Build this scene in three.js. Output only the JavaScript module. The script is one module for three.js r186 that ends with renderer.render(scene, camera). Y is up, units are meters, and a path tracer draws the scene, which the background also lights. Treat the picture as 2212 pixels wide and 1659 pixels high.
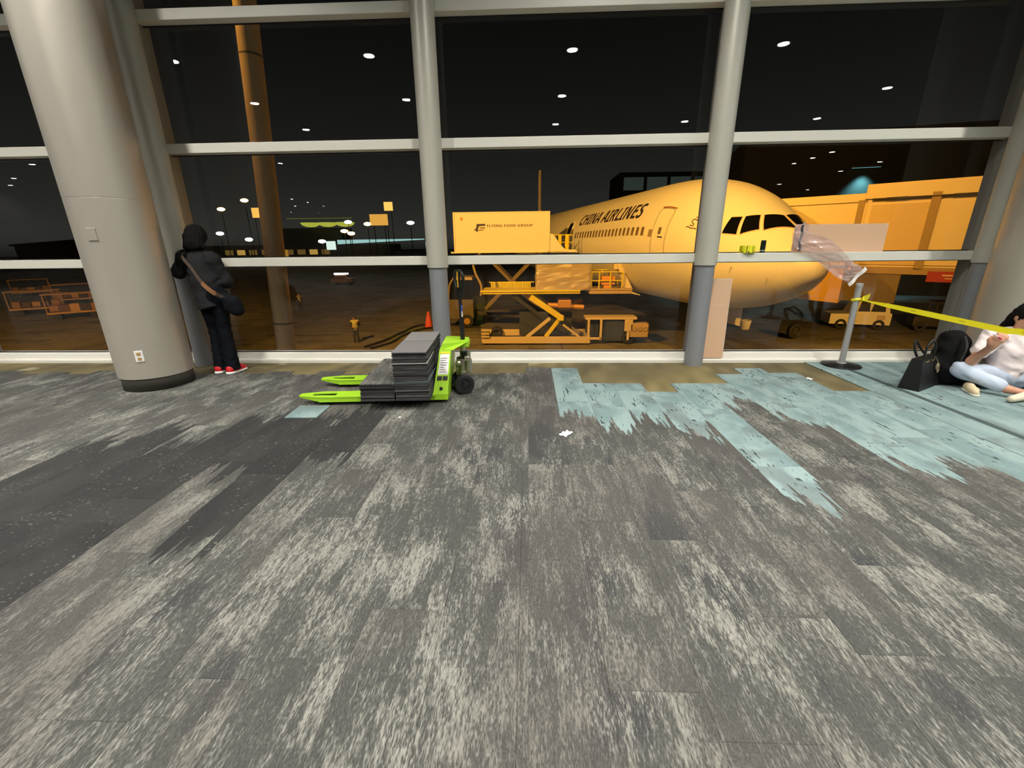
import * as THREE from 'three';
import { mergeGeometries, mergeVertices, toCreasedNormals } from 'three/addons/utils/BufferGeometryUtils.js';
import { RoundedBoxGeometry } from 'three/addons/geometries/RoundedBoxGeometry.js';

// ---------------------------------------------------------------- camera, sky, exposure
const renderer = new THREE.WebGLRenderer({ antialias: true });
renderer.toneMapping = THREE.LinearToneMapping;
renderer.toneMappingExposure = 1.0;
renderer.shadowMap.enabled = true;
const scene = new THREE.Scene();
const camera = new THREE.PerspectiveCamera(83.85, 2212 / 1659, 0.05, 900);
camera.rotation.order = 'YXZ';
camera.position.set(0, 1.45, 5.4656);
camera.rotation.set(-0.316, 0.0405, -0.0112);

const LAMP = 90, LAMP_GLOW = 80, WARM = [1, 0.965, 0.885], FLOOD = 3300, AMBER = [1, 0.5, 0.08];
{ // night sky: black overhead, a dull city glow at the horizon
  const w = 8, h = 128, d = new Float32Array(w * h * 4);
  for (let y = 0; y < h; y++) {
    const el = Math.abs(y / (h - 1) - 0.5) * 2;
    const g = Math.exp(-el * 9);
    for (let x = 0; x < w; x++) d.set([0.0004 + 0.030 * g, 0.0006 + 0.030 * g, 0.0006 + 0.026 * g, 1], (y * w + x) * 4);
  }
  const t = new THREE.DataTexture(d, w, h, THREE.RGBAFormat, THREE.FloatType);
  t.mapping = THREE.EquirectangularReflectionMapping; t.magFilter = THREE.LinearFilter; t.minFilter = THREE.LinearFilter; t.needsUpdate = true;
  scene.background = t; scene.environment = t;
}

// ---------------------------------------------------------------- helpers
const PI = Math.PI, V = (x, y, z) => new THREE.Vector3(x, y, z);
let seed = 7;
const rnd = () => { seed = (seed * 1664525 + 1013904223) >>> 0; return seed / 4294967296; };
const rr = (a, b) => a + (b - a) * rnd();
const used = {};
function numbered(n) { if (!(n in used)) { used[n] = 0; return n; } used[n]++; return n + '_' + String(used[n]).padStart(3, '0'); }
function tag(o, label, category, group, kind) {
  if (label) o.userData.label = label;
  if (category) o.userData.category = category;
  if (group) o.userData.group = group;
  if (kind) o.userData.kind = kind;
  return o;
}
function thing(name, label, category, p = [0, 0, 0], turn = 0, group) {
  const o = new THREE.Group(); o.name = numbered(name); o.position.set(...p); o.rotation.y = turn;
  scene.add(o); return tag(o, label, category, group);
}
function structure(name, p = [0, 0, 0]) { const o = new THREE.Group(); o.name = numbered(name); o.position.set(...p); scene.add(o); o.userData.kind = 'structure'; return o; }
function mesh(name, geo, mat, parent = scene) {
  const g = Array.isArray(geo) ? merge(geo) : geo;
  const m = new THREE.Mesh(g, mat); m.name = numbered(name); m.castShadow = m.receiveShadow = true; parent.add(m); return m;
}
function merge(list) {
  const a = list.map((g) => { const n = g.index ? g.toNonIndexed() : g.clone(); for (const k of Object.keys(n.attributes)) if (!['position', 'normal', 'uv'].includes(k)) n.deleteAttribute(k); if (!n.attributes.uv) n.setAttribute('uv', new THREE.Float32BufferAttribute(new Float32Array(n.attributes.position.count * 2), 2)); return n; });
  return mergeGeometries(a);
}
const box = (w, h, d, x = 0, y = 0, z = 0, r = 0.004, s = 1) => (r > 0 ? new RoundedBoxGeometry(w, h, d, s, Math.min(r, w / 2.01, h / 2.01, d / 2.01)) : new THREE.BoxGeometry(w, h, d)).translate(x, y, z);
const cyl = (r0, r1, h, x = 0, y = 0, z = 0, n = 24, axis = 'y') => { const g = new THREE.CylinderGeometry(r0, r1, h, n); if (axis === 'x') g.rotateZ(PI / 2); if (axis === 'z') g.rotateX(PI / 2); return g.translate(x, y, z); };
const sph = (r, x, y, z, sx = 1, sy = 1, sz = 1, n = 20) => new THREE.SphereGeometry(r, n, Math.round(n * 0.7)).scale(sx, sy, sz).translate(x, y, z);
const lathe = (pts, n = 32) => new THREE.LatheGeometry(pts.map((p) => new THREE.Vector2(p[0], p[1])), n);
const tube = (pts, r, n = 40, k = 10, closed = false) => new THREE.TubeGeometry(new THREE.CatmullRomCurve3(pts.map((p) => V(...p)), closed), n, r, k, closed);
function bar(a, b, w, h) { // box beam from a to b
  const A = V(...a), B = V(...b), L = A.distanceTo(B), g = new THREE.BoxGeometry(w, h, L);
  const m = new THREE.Matrix4().lookAt(A, B, V(0, 1, 0.0001)); m.setPosition(A.add(B).multiplyScalar(0.5)); return g.applyMatrix4(m);
}
function rod(a, b, r, n = 10) { const A = V(...a), B = V(...b), g = new THREE.CylinderGeometry(r, r, A.distanceTo(B), n); g.applyQuaternion(new THREE.Quaternion().setFromUnitVectors(V(0, 1, 0), B.clone().sub(A).normalize())); const c = A.add(B).multiplyScalar(0.5); return g.translate(c.x, c.y, c.z); }
function extr(pts, depth, bevel = 0, holes = []) { const s = new THREE.Shape(pts.map((p) => new THREE.Vector2(...p))); for (const h of holes) s.holes.push(new THREE.Path(h.map((p) => new THREE.Vector2(...p)))); return new THREE.ExtrudeGeometry(s, { depth, bevelEnabled: bevel > 0, bevelSize: bevel, bevelThickness: bevel, bevelSegments: 2 }); }
function hexa(b, t) { // solid between a bottom quad and a top quad
  const P = [...b, ...t], f = [[0, 1, 2, 3], [7, 6, 5, 4], [0, 4, 5, 1], [1, 5, 6, 2], [2, 6, 7, 3], [3, 7, 4, 0]], pos = [];
  for (const q of f) for (const i of [0, 1, 2, 0, 2, 3]) pos.push(...P[q[i]]);
  const g = new THREE.BufferGeometry(); g.setAttribute('position', new THREE.Float32BufferAttribute(pos, 3)); g.computeVertexNormals(); return g;
}
function grid(nu, nv, fn, uvs) { // parametric sheet
  const pos = [], uv = [], ix = [];
  for (let j = 0; j <= nv; j++) for (let i = 0; i <= nu; i++) { const u = i / nu, v = j / nv; pos.push(...fn(u, v)); uv.push(...(uvs ? uvs(u, v) : [u, v])); }
  for (let j = 0; j < nv; j++) for (let i = 0; i < nu; i++) { const a = j * (nu + 1) + i; ix.push(a, a + 1, a + nu + 2, a, a + nu + 2, a + nu + 1); }
  const g = new THREE.BufferGeometry(); g.setAttribute('position', new THREE.Float32BufferAttribute(pos, 3)); g.setAttribute('uv', new THREE.Float32BufferAttribute(uv, 2)); g.setIndex(ix); g.computeVertexNormals(); return g;
}
// value noise
const perm = new Uint8Array(65536); for (let i = 0; i < 65536; i++) perm[i] = Math.floor(rnd() * 256);
const hsh = (x, y) => perm[((x & 255) + ((y & 255) << 8)) & 65535] / 255;
function vn(x, y) { const xi = Math.floor(x), yi = Math.floor(y); let u = x - xi, v = y - yi; u = u * u * (3 - 2 * u); v = v * v * (3 - 2 * v); const a = hsh(xi, yi), b = hsh(xi + 1, yi), c = hsh(xi, yi + 1), d = hsh(xi + 1, yi + 1); return a + (b - a) * u + (c - a) * v + (a - b - c + d) * u * v; }
const fbm = (x, y) => vn(x, y) * 0.55 + vn(x * 2.1 + 17, y * 2.1 + 5) * 0.29 + vn(x * 4.3 + 3, y * 4.3 + 41) * 0.16;
const sst = (a, b, x) => { const t = Math.min(1, Math.max(0, (x - a) / (b - a))); return t * t * (3 - 2 * t); };
const mix3 = (a, b, t) => [a[0] + (b[0] - a[0]) * t, a[1] + (b[1] - a[1]) * t, a[2] + (b[2] - a[2]) * t];
function paint(w, h, fn, srgb = true) { // fn(i, j) -> [r, g, b] 0..255
  const d = new Uint8Array(w * h * 4);
  for (let j = 0; j < h; j++) for (let i = 0; i < w; i++) { const c = fn(i, j), k = (j * w + i) * 4; d[k] = Math.max(0, Math.min(255, c[0])); d[k + 1] = Math.max(0, Math.min(255, c[1])); d[k + 2] = Math.max(0, Math.min(255, c[2])); d[k + 3] = 255; }
  const t = new THREE.DataTexture(d, w, h, THREE.RGBAFormat); t.wrapS = t.wrapT = THREE.RepeatWrapping; t.magFilter = THREE.LinearFilter; t.minFilter = THREE.LinearMipmapLinearFilter; t.generateMipmaps = true;
  if (srgb) t.colorSpace = THREE.SRGBColorSpace; t.needsUpdate = true; return t;
}
function print(w, h, draw) { const c = document.createElement('canvas'); c.width = w; c.height = h; const x = c.getContext('2d'); draw(x, w, h); const t = new THREE.CanvasTexture(c); t.colorSpace = THREE.SRGBColorSpace; t.magFilter = THREE.LinearFilter; return t; }
const std = (color, roughness = 0.6, metalness = 0, extra = {}) => new THREE.MeshStandardMaterial({ color, roughness, metalness, ...extra });
const glow = (rgb, k, color = 0x222222) => new THREE.MeshStandardMaterial({ color, roughness: 0.6, emissive: new THREE.Color().setRGB(...rgb), emissiveIntensity: k });

const M = {
  white: std(0xd9d6cb, 0.42, 0.0), tubeWhite: std(0xb9b6aa, 0.38, 0.15), tubeGrey: std(0x85868a, 0.5, 0.1), mullion: std(0x8d8d88, 0.45, 0.3), cap: std(0xc4c2b8, 0.4, 0.2),
  gasket: std(0x101010, 0.7), glass: new THREE.MeshPhysicalMaterial({ color: 0xffffff, roughness: 0, metalness: 0, transmission: 1, thickness: 0, ior: 1.5 }),
  clad: std(0xbab4a8, 0.38, 0.4), plinth: std(0x55524c, 0.5, 0.3), ceiling: std(0x1c1c1c, 0.9), wall: std(0x343330, 0.9), concrete: std(0x77736b, 0.95),
  black: std(0x0c0c0d, 0.45), rubber: std(0x141416, 0.7), darkPart: std(0x232323, 0.6), chrome: std(0xb9b3a3, 0.28, 0.9), steel: std(0xb4b4b2, 0.36, 0.45), lime: std(0x9ccc2a, 0.42),
  labelWhite: std(0xe6e3df, 0.6), yellow: std(0xf0d000, 0.5), card: std(0xd2ac8c, 0.9), cardEdge: std(0xe2d2c0, 0.9), paper: std(0xe8e6e2, 0.9),
};
// ---------------------------------------------------------------- carpet textures
const TW = 0.3135, TL = 0.9405, X0 = -0.036;
const DARK = [98, 99, 94], LIGHT = [190, 188, 178], DEEP = [78, 78, 80], WARMG = [116, 110, 104];
function grey(x, z) {
  const d = fbm(x * 6.5 + 9, z * 3.1), s = vn(x * 420, z * 85), s2 = vn(x * 190 + 5, z * 40), s3 = vn(x * 60, z * 9), bl = hsh(Math.floor(x * 13), Math.floor(z * 3.4 + hsh(Math.floor(x * 13), 7) * 5));
  const v = (d - 0.5) * 1.5 + (s - 0.5) * 0.85 + (s2 - 0.5) * 0.75 + (s3 - 0.5) * 0.55 + (bl - 0.5) * 0.4;
  let c = mix3(DARK, LIGHT, sst(-0.3, 0.85, v));
  c = mix3(c, DEEP, sst(0.62, 0.78, fbm(x * 5 + 31, z * 2.6 + 77)) * 0.7 * (1 - sst(0.2, 0.6, v)));
  c = mix3(c, WARMG, sst(0.5, 0.75, fbm(x * 1.1 + 61, z * 1.1 + 7)) * 0.45);
  const f = (hsh(Math.floor(x * 700), Math.floor(z * 160)) - 0.5) * 30 + (s - 0.5) * 16;
  return [c[0] + f, c[1] + f, c[2] + f];
}
function blue(x, z) {
  const d = fbm(x * 6 + 3, z * 3), s = vn(x * 260, z * 40);
  let c = mix3([164, 195, 196], [196, 225, 224], sst(0.3, 0.68, d));
  c = mix3(c, [142, 158, 158], sst(0.58, 0.72, fbm(x * 3.3 + 40, z * 2.2 + 11)) * 0.6);
  const dash = sst(0.80, 0.88, vn(x * 95 + 7, z * 17 + 2)) * sst(0.45, 0.6, vn(x * 9, z * 5 + 8));
  c = mix3(c, [58, 70, 72], dash * 0.85);
  const f = (s - 0.5) * 16 + (hsh(Math.floor(x * 600), Math.floor(z * 200)) - 0.5) * 12;
  return [c[0] + f, c[1] + f, c[2] + f];
}
function charcoal(x, z) {
  let c = mix3([54, 54, 54], [70, 69, 67], sst(0.3, 0.75, fbm(x * 5, z * 3 + 20)));
  const sp = sst(0.8, 0.92, vn(x * 62 + 3, z * 105)) * sst(0.4, 0.6, fbm(x * 7 + 13, z * 5));
  c = mix3(c, [150, 147, 140], sp * 0.8);
  const f = (vn(x * 300, z * 60) - 0.5) * 16; return [c[0] + f, c[1] + f, c[2] + f];
}
const ragged = (x, z, k) => z + (vn(x * 16 + k * 31, 3.5) - 0.5) * 0.52 + (vn(x * 70 + k * 13, 9.5) - 0.5) * 0.34 + (vn(x * 260, z * 14) - 0.5) * 0.08;
const GS = 8 * TW, GL = 3 * TL; // grey sheet 2.508 m x 2.82 m
const carpetMat = (map) => new THREE.MeshStandardMaterial({ map, color: new THREE.Color().setScalar(0.4), roughness: 1, metalness: 0, bumpMap: map, bumpScale: 0.0012 });
const N8 = 8, AL = 2.7;
const MT = {
  grey: carpetMat(paint(2048, 2048, (i, j) => grey((i / 2048) * GS, (j / 2048) * GL))),
  blue: carpetMat(paint(1024, 1024, (i, j) => blue((i / 1024) * GS / 1.6, (j / 1024) * GL / 1.6))),
  charcoal: carpetMat(paint(1024, 1024, (i, j) => charcoal((i / 1024) * GS / 1.6, (j / 1024) * GL / 1.6))),
  // eight planks side by side, each with a woven change of colour half way along: v = 0 far, v = 1 near
  blueGrey: carpetMat(paint(2048, 2048, (i, j) => { const x = (i / 2048) * GS, z = (j / 2048) * AL; return ragged(x, z - AL / 2, Math.floor(x / TW)) > 0 ? grey(x, z + 0.7) : blue(x, z); })),
  coalGrey: carpetMat(paint(2048, 2048, (i, j) => { const x = (i / 2048) * GS, z = (j / 2048) * AL; return ragged(x, z - AL / 2, Math.floor(x / TW) + 50) > 0 ? grey(x + 1, z + 0.2) : charcoal(x, z); })),
};
const adhesive = new THREE.MeshStandardMaterial({ roughness: 0.85, color: new THREE.Color().setScalar(0.82), map: paint(1024, 512, (i, j) => {
  const x = i / 64, z = j / 64, trowel = vn(x * 9 + z * 2, z * 3 - x) - 0.5;
  let c = mix3([128, 115, 74], [106, 95, 64], sst(0.35, 0.65, fbm(x * 0.9, z * 0.9)));
  c = mix3(c, [188, 180, 150], sst(0.66, 0.76, fbm(x * 2.2 + 9, z * 2.2)) * 0.6);
  c = mix3(c, [92, 84, 68], sst(0.6, 0.8, fbm(x * 1.4 + 29, z * 1.4 + 70)) * 0.6);
  return [c[0] + trowel * 30, c[1] + trowel * 29, c[2] + trowel * 24];
}) });
function plank(x0, x1, z0, z1, uvf, top = 0) { // carpet tile with its own bevelled rim
  const b = 0.0016, h = 0.0075, P = [[x0 + b, top, z0 + b], [x1 - b, top, z0 + b], [x1 - b, top, z1 - b], [x0 + b, top, z1 - b]], Q = [[x0 + .0003, top - 0.0016, z0 + .0003], [x1 - .0003, top - 0.0016, z0 + .0003], [x1 - .0003, top - 0.0016, z1 - .0003], [x0 + .0003, top - 0.0016, z1 - .0003]], S = Q.map((q) => [q[0], top - h, q[2]]);
  const pos = [], uv = [], quad = (a, c, d, e) => { for (const p of [a, c, d, a, d, e]) { pos.push(...p); uv.push(...uvf(p[0], p[2])); } };
  quad(P[3], P[2], P[1], P[0]);
  for (let i = 0; i < 4; i++) { const k = (i + 1) % 4; quad(P[i], P[k], Q[k], Q[i]); quad(Q[i], Q[k], S[k], S[i]); }
  const g = new THREE.BufferGeometry(); g.setAttribute('position', new THREE.Float32BufferAttribute(pos, 3)); g.setAttribute('uv', new THREE.Float32BufferAttribute(uv, 2)); g.computeVertexNormals(); return g;
}

// ---------------------------------------------------------------- the room shell
const CEIL = 5.6, XL = -36, XR = 26, ZB = 60;
const floor = structure('floor');
mesh('slab', box(XR - XL, 0.3, ZB + 0.3, (XR + XL) / 2, -0.0078 - 0.15, ZB / 2 - 0.15, 0), adhesive, floor);
{ // world uv on the slab so the trowelled adhesive keeps its size
  const g = floor.children[0].geometry, p = g.attributes.position, u = g.attributes.uv; for (let i = 0; i < p.count; i++) u.setXY(i, p.getX(i) / 16, p.getZ(i) / 8);
}
const worldUV = (x, z) => [x / GS, z / GL];
// far reach of each colour per column, read off the floor: [start at the wall, end of blue] and [start, end of charcoal]
const gold = { 2: 1.0, 3: 1.0, 4: 1.28, 5: 1.0, 6: 1.0, 7: 0.655, 8: 0.41, 9: 0.6, 10: 1.245, 1: 0.4 };
const blueEnd = { 1: 1.86, 2: 2.2, 3: 1.92, 4: 2.2, 5: 3.16, 6: 1.57, 7: 2.02, 8: 2.86, 9: 2.72, 10: 3.2 };
const coal = { '-11': [2.46, 9], '-10': [2.2, 9], '-9': [2.58, 9], '-8': [2.05, 9], '-7': [1.86, 3.0], '-6': [1.92, 3.7], '-5': [1.78, 2.88] };
const NEAR = 6.3;
for (let k = -25; k <= 10; k++) {
  const x0 = X0 + k * TW, x1 = k === 10 ? 3.4625 : x0 + TW, start = k in gold ? gold[k] : 0.52 + 0.16 * hsh(k + 90, 3) + (k === 0 ? -0.25 : 0);
  const joint = [0.0, 0.31, 0.63, 0.16, 0.47, 0.78][(((k * 2 + (k >> 1)) % 6) + 6) % 6];
  const cuts = [start]; for (let z = joint - TL; z < NEAR + TL; z += TL) if (z > start + 0.12) { cuts.push(z); if (z > NEAR) break; }
  for (let i = 0; i + 1 < cuts.length; i++) {
    const z0 = cuts[i], z1 = cuts[i + 1], m = (z0 + z1) / 2, vk = (((k * 5 + i * 3) % N8) + N8) % N8;
    let mat = MT.grey, uvf = worldUV;
    if (hsh(k + 40, i * 7 + 1) > 0.8) { const ox = Math.floor(hsh(k, i) * 8) * TW, oz = hsh(i + 3, k + 9) * GL; uvf = (x, z) => [(x + ox) / GS, (z + oz) / GL]; }
    const change = (end, flip) => { const e = flip ? -1 : 1; return (x, z) => [(vk * TW + Math.min(0.998, Math.max(0.002, (x - x0) / TW)) * TW) / GS, 0.5 + (e * (z - end)) / AL]; };
    if (k in blueEnd) {
      const e = blueEnd[k];
      if (z1 < e - 0.4) { mat = MT.blue; uvf = (x, z) => [x * 1.6 / GS, z * 1.6 / GL]; } else if (z0 < e + 0.4) { mat = MT.blueGrey; uvf = change(e, false); }
    } else if (k in coal) {
      const [a, b] = coal[k];
      if (z1 < a - 0.4 || z0 > b + 0.4) ; else if (z0 > a + 0.4 && z1 < b - 0.4) { mat = MT.charcoal; uvf = (x, z) => [x * 1.6 / GS, z * 1.6 / GL]; } else { mat = MT.coalGrey; uvf = Math.abs(m - a) < Math.abs(m - b) ? change(a, true) : change(b, false); }
    }
    mesh('carpet_plank', plank(x0, x1, z0, z1, uvf), mat, floor);
  }
}
{ // the rest of the laid carpet, out of sight behind the camera and far to the side
  const g = [plank(XL, X0 - 25 * TW, 0.5, ZB - 0.3, worldUV), plank(X0 - 25 * TW, X0 + 11 * TW, NEAR + TL * 1.0, ZB - 0.3, worldUV), plank(3.4125, XR, 9, ZB - 0.3, worldUV)];
  const far = mesh('carpet_field', g, MT.grey, floor); far.userData.kind = 'stuff';
}
{ // the old teal carpet on the far side of the cut edge
  const uvf = (x, z) => [x * 1.2 / GS, z * 1.2 / GL];
  mesh('old_carpet', plank(3.466, 3.748, 0.1, 9, uvf, 0.003), MT.blue, floor);
  mesh('old_carpet', plank(3.812, XR, 0.1, 9, uvf, 0.003), MT.blue, floor);
  mesh('carpet_strip', plank(3.748, 3.812, 0.1, 9, uvf, 0.0035), std(0x3a4848, 1), floor);
}
const ceiling = structure('ceiling');
mesh('ceiling_slab', box(XR - XL, 0.3, ZB + 0.2, (XR + XL) / 2, CEIL + 0.15, ZB / 2 - 0.1, 0), M.ceiling, ceiling);
for (const [n, g] of [['wall_left', box(0.3, CEIL, ZB, XL - 0.15, CEIL / 2, ZB / 2, 0)], ['wall_right', box(0.3, CEIL, ZB, XR + 0.15, CEIL / 2, ZB / 2, 0)], ['wall_back', box(XR - XL, CEIL, 0.3, (XR + XL) / 2, CEIL / 2, ZB + 0.15, 0)]]) { const w = mesh(n, g, M.wall); w.userData.kind = 'structure'; }
const below = mesh('wall_below', box(XR - XL, 4.2, 0.3, (XR + XL) / 2, -2.41, -0.25, 0), M.concrete); below.userData.kind = 'structure';

// ---------------------------------------------------------------- glazed wall
const MX = -1.0842, MS = 3.1447, T3 = 1.3226, TD = 1.257, TF = 0.1014;
const mx = (i) => MX + MS * (i - 2); // tube 2 and tube 3 stand either side of the middle bay
const barY = [T3 - TF / 2, T3 + TD - TF / 2, T3 + 2 * TD - TF / 2, T3 + 3 * TD - TF / 2];
for (let b = -1; b <= 7; b++) {
  const w = structure('window_' + (b + 2)), xa = mx(b) + 0.045, xb = mx(b + 1) - 0.045, W = xb - xa, xc = (xa + xb) / 2;
  const ys = [0.113, ...barY, CEIL];
  for (let i = 0; i + 1 < ys.length; i++) {
    const y0 = ys[i] + (i ? TF / 2 : 0), y1 = ys[i + 1] - (i < 4 ? TF / 2 : 0);
    mesh('pane', new THREE.PlaneGeometry(W, y1 - y0).translate(xc, (y0 + y1) / 2, 0), M.glass, w);
    mesh('gasket', [box(W, 0.012, 0.016, xc, y0 + 0.004, 0.004, 0), box(W, 0.012, 0.016, xc, y1 - 0.004, 0.004, 0)], M.gasket, w);
  }
  for (const y of barY) mesh('transom', box(W, TF, 0.15, xc, y, 0.055, 0.006, 2), M.white, w);
  mesh('sill', extr([[-0.08, -0.008], [0.135, -0.008], [0.135, 0.028], [0.12, 0.04], [0.085, 0.044], [0.07, 0.104], [0.06, 0.113], [-0.08, 0.113]], MS - 0.004).rotateY(-PI / 2).translate(xb + 0.043, 0, 0), M.white, w);
}
for (let i = -1; i <= 7; i++) {
  const t = structure('trim_' + (i + 2), [mx(i), 0, 0]);
  const mu = mesh('mullion', box(0.08, CEIL, 0.16, 0, CEIL / 2, -0.01, 0.004), M.mullion, t);
  mesh('mullion_cap', box(0.05, CEIL - 0.1, 0.022, 0, CEIL / 2, 0.078, 0.004), M.cap, mu);
  const post = mesh('post', cyl(0.108, 0.108, T3 - 0.13 + 0.008, 0, (T3 - 0.13) / 2 - 0.004, 0.205, 40), M.tubeGrey, t);
  mesh('post_sleeve', lathe([[0.108, T3 - 0.13], [0.122, T3 - 0.13], [0.1235, T3 - 0.125], [0.1235, CEIL], [0.108, CEIL]], 40).translate(0, 0, 0.205), M.tubeWhite, t);
  for (const y of barY) mesh('bracket', box(0.05, 0.07, 0.06, 0, y, 0.08, 0.006), M.cap, t);
}

// ---------------------------------------------------------------- round columns
function roundColumn(x, z, label, boxes) {
  const c = thing('round_column', label, 'column', [x, 0, z]);
  mesh('cladding', lathe([[0.3, 0.14], [0.335, 0.14], [0.34, 0.145], [0.34, 1.9], [0.337, 1.903], [0.337, 1.907], [0.34, 1.91], [0.34, CEIL]], 72), M.clad, c);
  mesh('plinth', lathe([[0.0, -0.0075], [0.322, -0.0075], [0.322, 0.142], [0.3, 0.146]], 64), M.plinth, c);
  if (boxes) {
    const face = (a) => V(Math.sin(a) * 0.34, 0, Math.cos(a) * 0.34);
    const put = (name, y, a, w, h, d, mat) => { const o = mesh(name, box(w, h, d, 0, 0, 0, 0.004), mat, c), f = face(a); o.position.set(f.x, y, f.z); o.rotation.y = a; return o; };
    const s = put('outlet_plate', 0.39, 0.42, 0.075, 0.115, 0.014, M.labelWhite);
    for (const dy of [-0.026, 0.026]) { const k = mesh('socket', box(0.034, 0.03, 0.006, 0, dy, 0.008, 0.008), std(0xb08a50, 0.6), s); }
    put('wall_plate', 1.58, 0.14, 0.085, 0.115, 0.016, std(0xb9b2a4, 0.4, 0.4));
  }
  return c;
}
roundColumn(-4.15, 1.02, 'metal-clad round column with a wall outlet, beside the standing person', true);
roundColumn(5.2, 0.72, 'metal-clad round column behind the seated person', false);

// ---------------------------------------------------------------- ceiling downlights
{
  const proto = thing('ceiling_light', 'round recessed downlight glowing in the dark ceiling', 'ceiling light', [0, CEIL, 0], 0, 'round downlights in the dark ceiling');
  mesh('trim_ring', lathe([[0.11, 0.0], [0.15, -0.012], [0.155, 0.0]], 32), M.white, proto);
  mesh('lens', new THREE.CylinderGeometry(0.115, 0.115, 0.012, 32).translate(0, -0.004, 0), glow(WARM, LAMP_GLOW, 0x888888), proto);
  const spots = [];
  for (let k = -4; k <= 3; k++) for (let j = 0; j < 5; j++) spots.push([0.98 + 4.65 * k, 2.93 + 3.15 * j]);
  spots.push([14.93, 18.68], [14.93, 20.2], [14.93, 21.83], [19.58, 21.83], [19.58, 24.98], [19.2, 31.2], [23.8, 35.3], [-12.97, 18.9], [-25.4, 17.9], [-31.4, 22.1], [-35.0, 24.9], [-21.7, 36.3], [-21.8, 39.5], [-22.2, 43.8], [-25.1, 43.3], [-29.9, 51.4], [-27.3, 53.6], [-30.1, 54.9], [-26.1, 55.7]);
  spots.forEach(([x, z], i) => {
    let o = proto; if (i) { o = proto.clone(); o.name = numbered('ceiling_light'); scene.add(o); o.traverse((q) => { if (q !== o) q.name = numbered(q.name.replace(/_\d+$/, '')); }); }
    o.position.set(x, CEIL - 0.001, z);
    const l = new THREE.SpotLight(new THREE.Color().setRGB(...WARM), LAMP, 0, 1.17, 0.45, 2); l.name = 'ceiling_light_beam_' + i; l.castShadow = true; l.shadow.radius = 5;
    l.position.set(x, CEIL - 0.02, z); l.target.position.set(x, 0, z); scene.add(l, l.target);
  });
}
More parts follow.
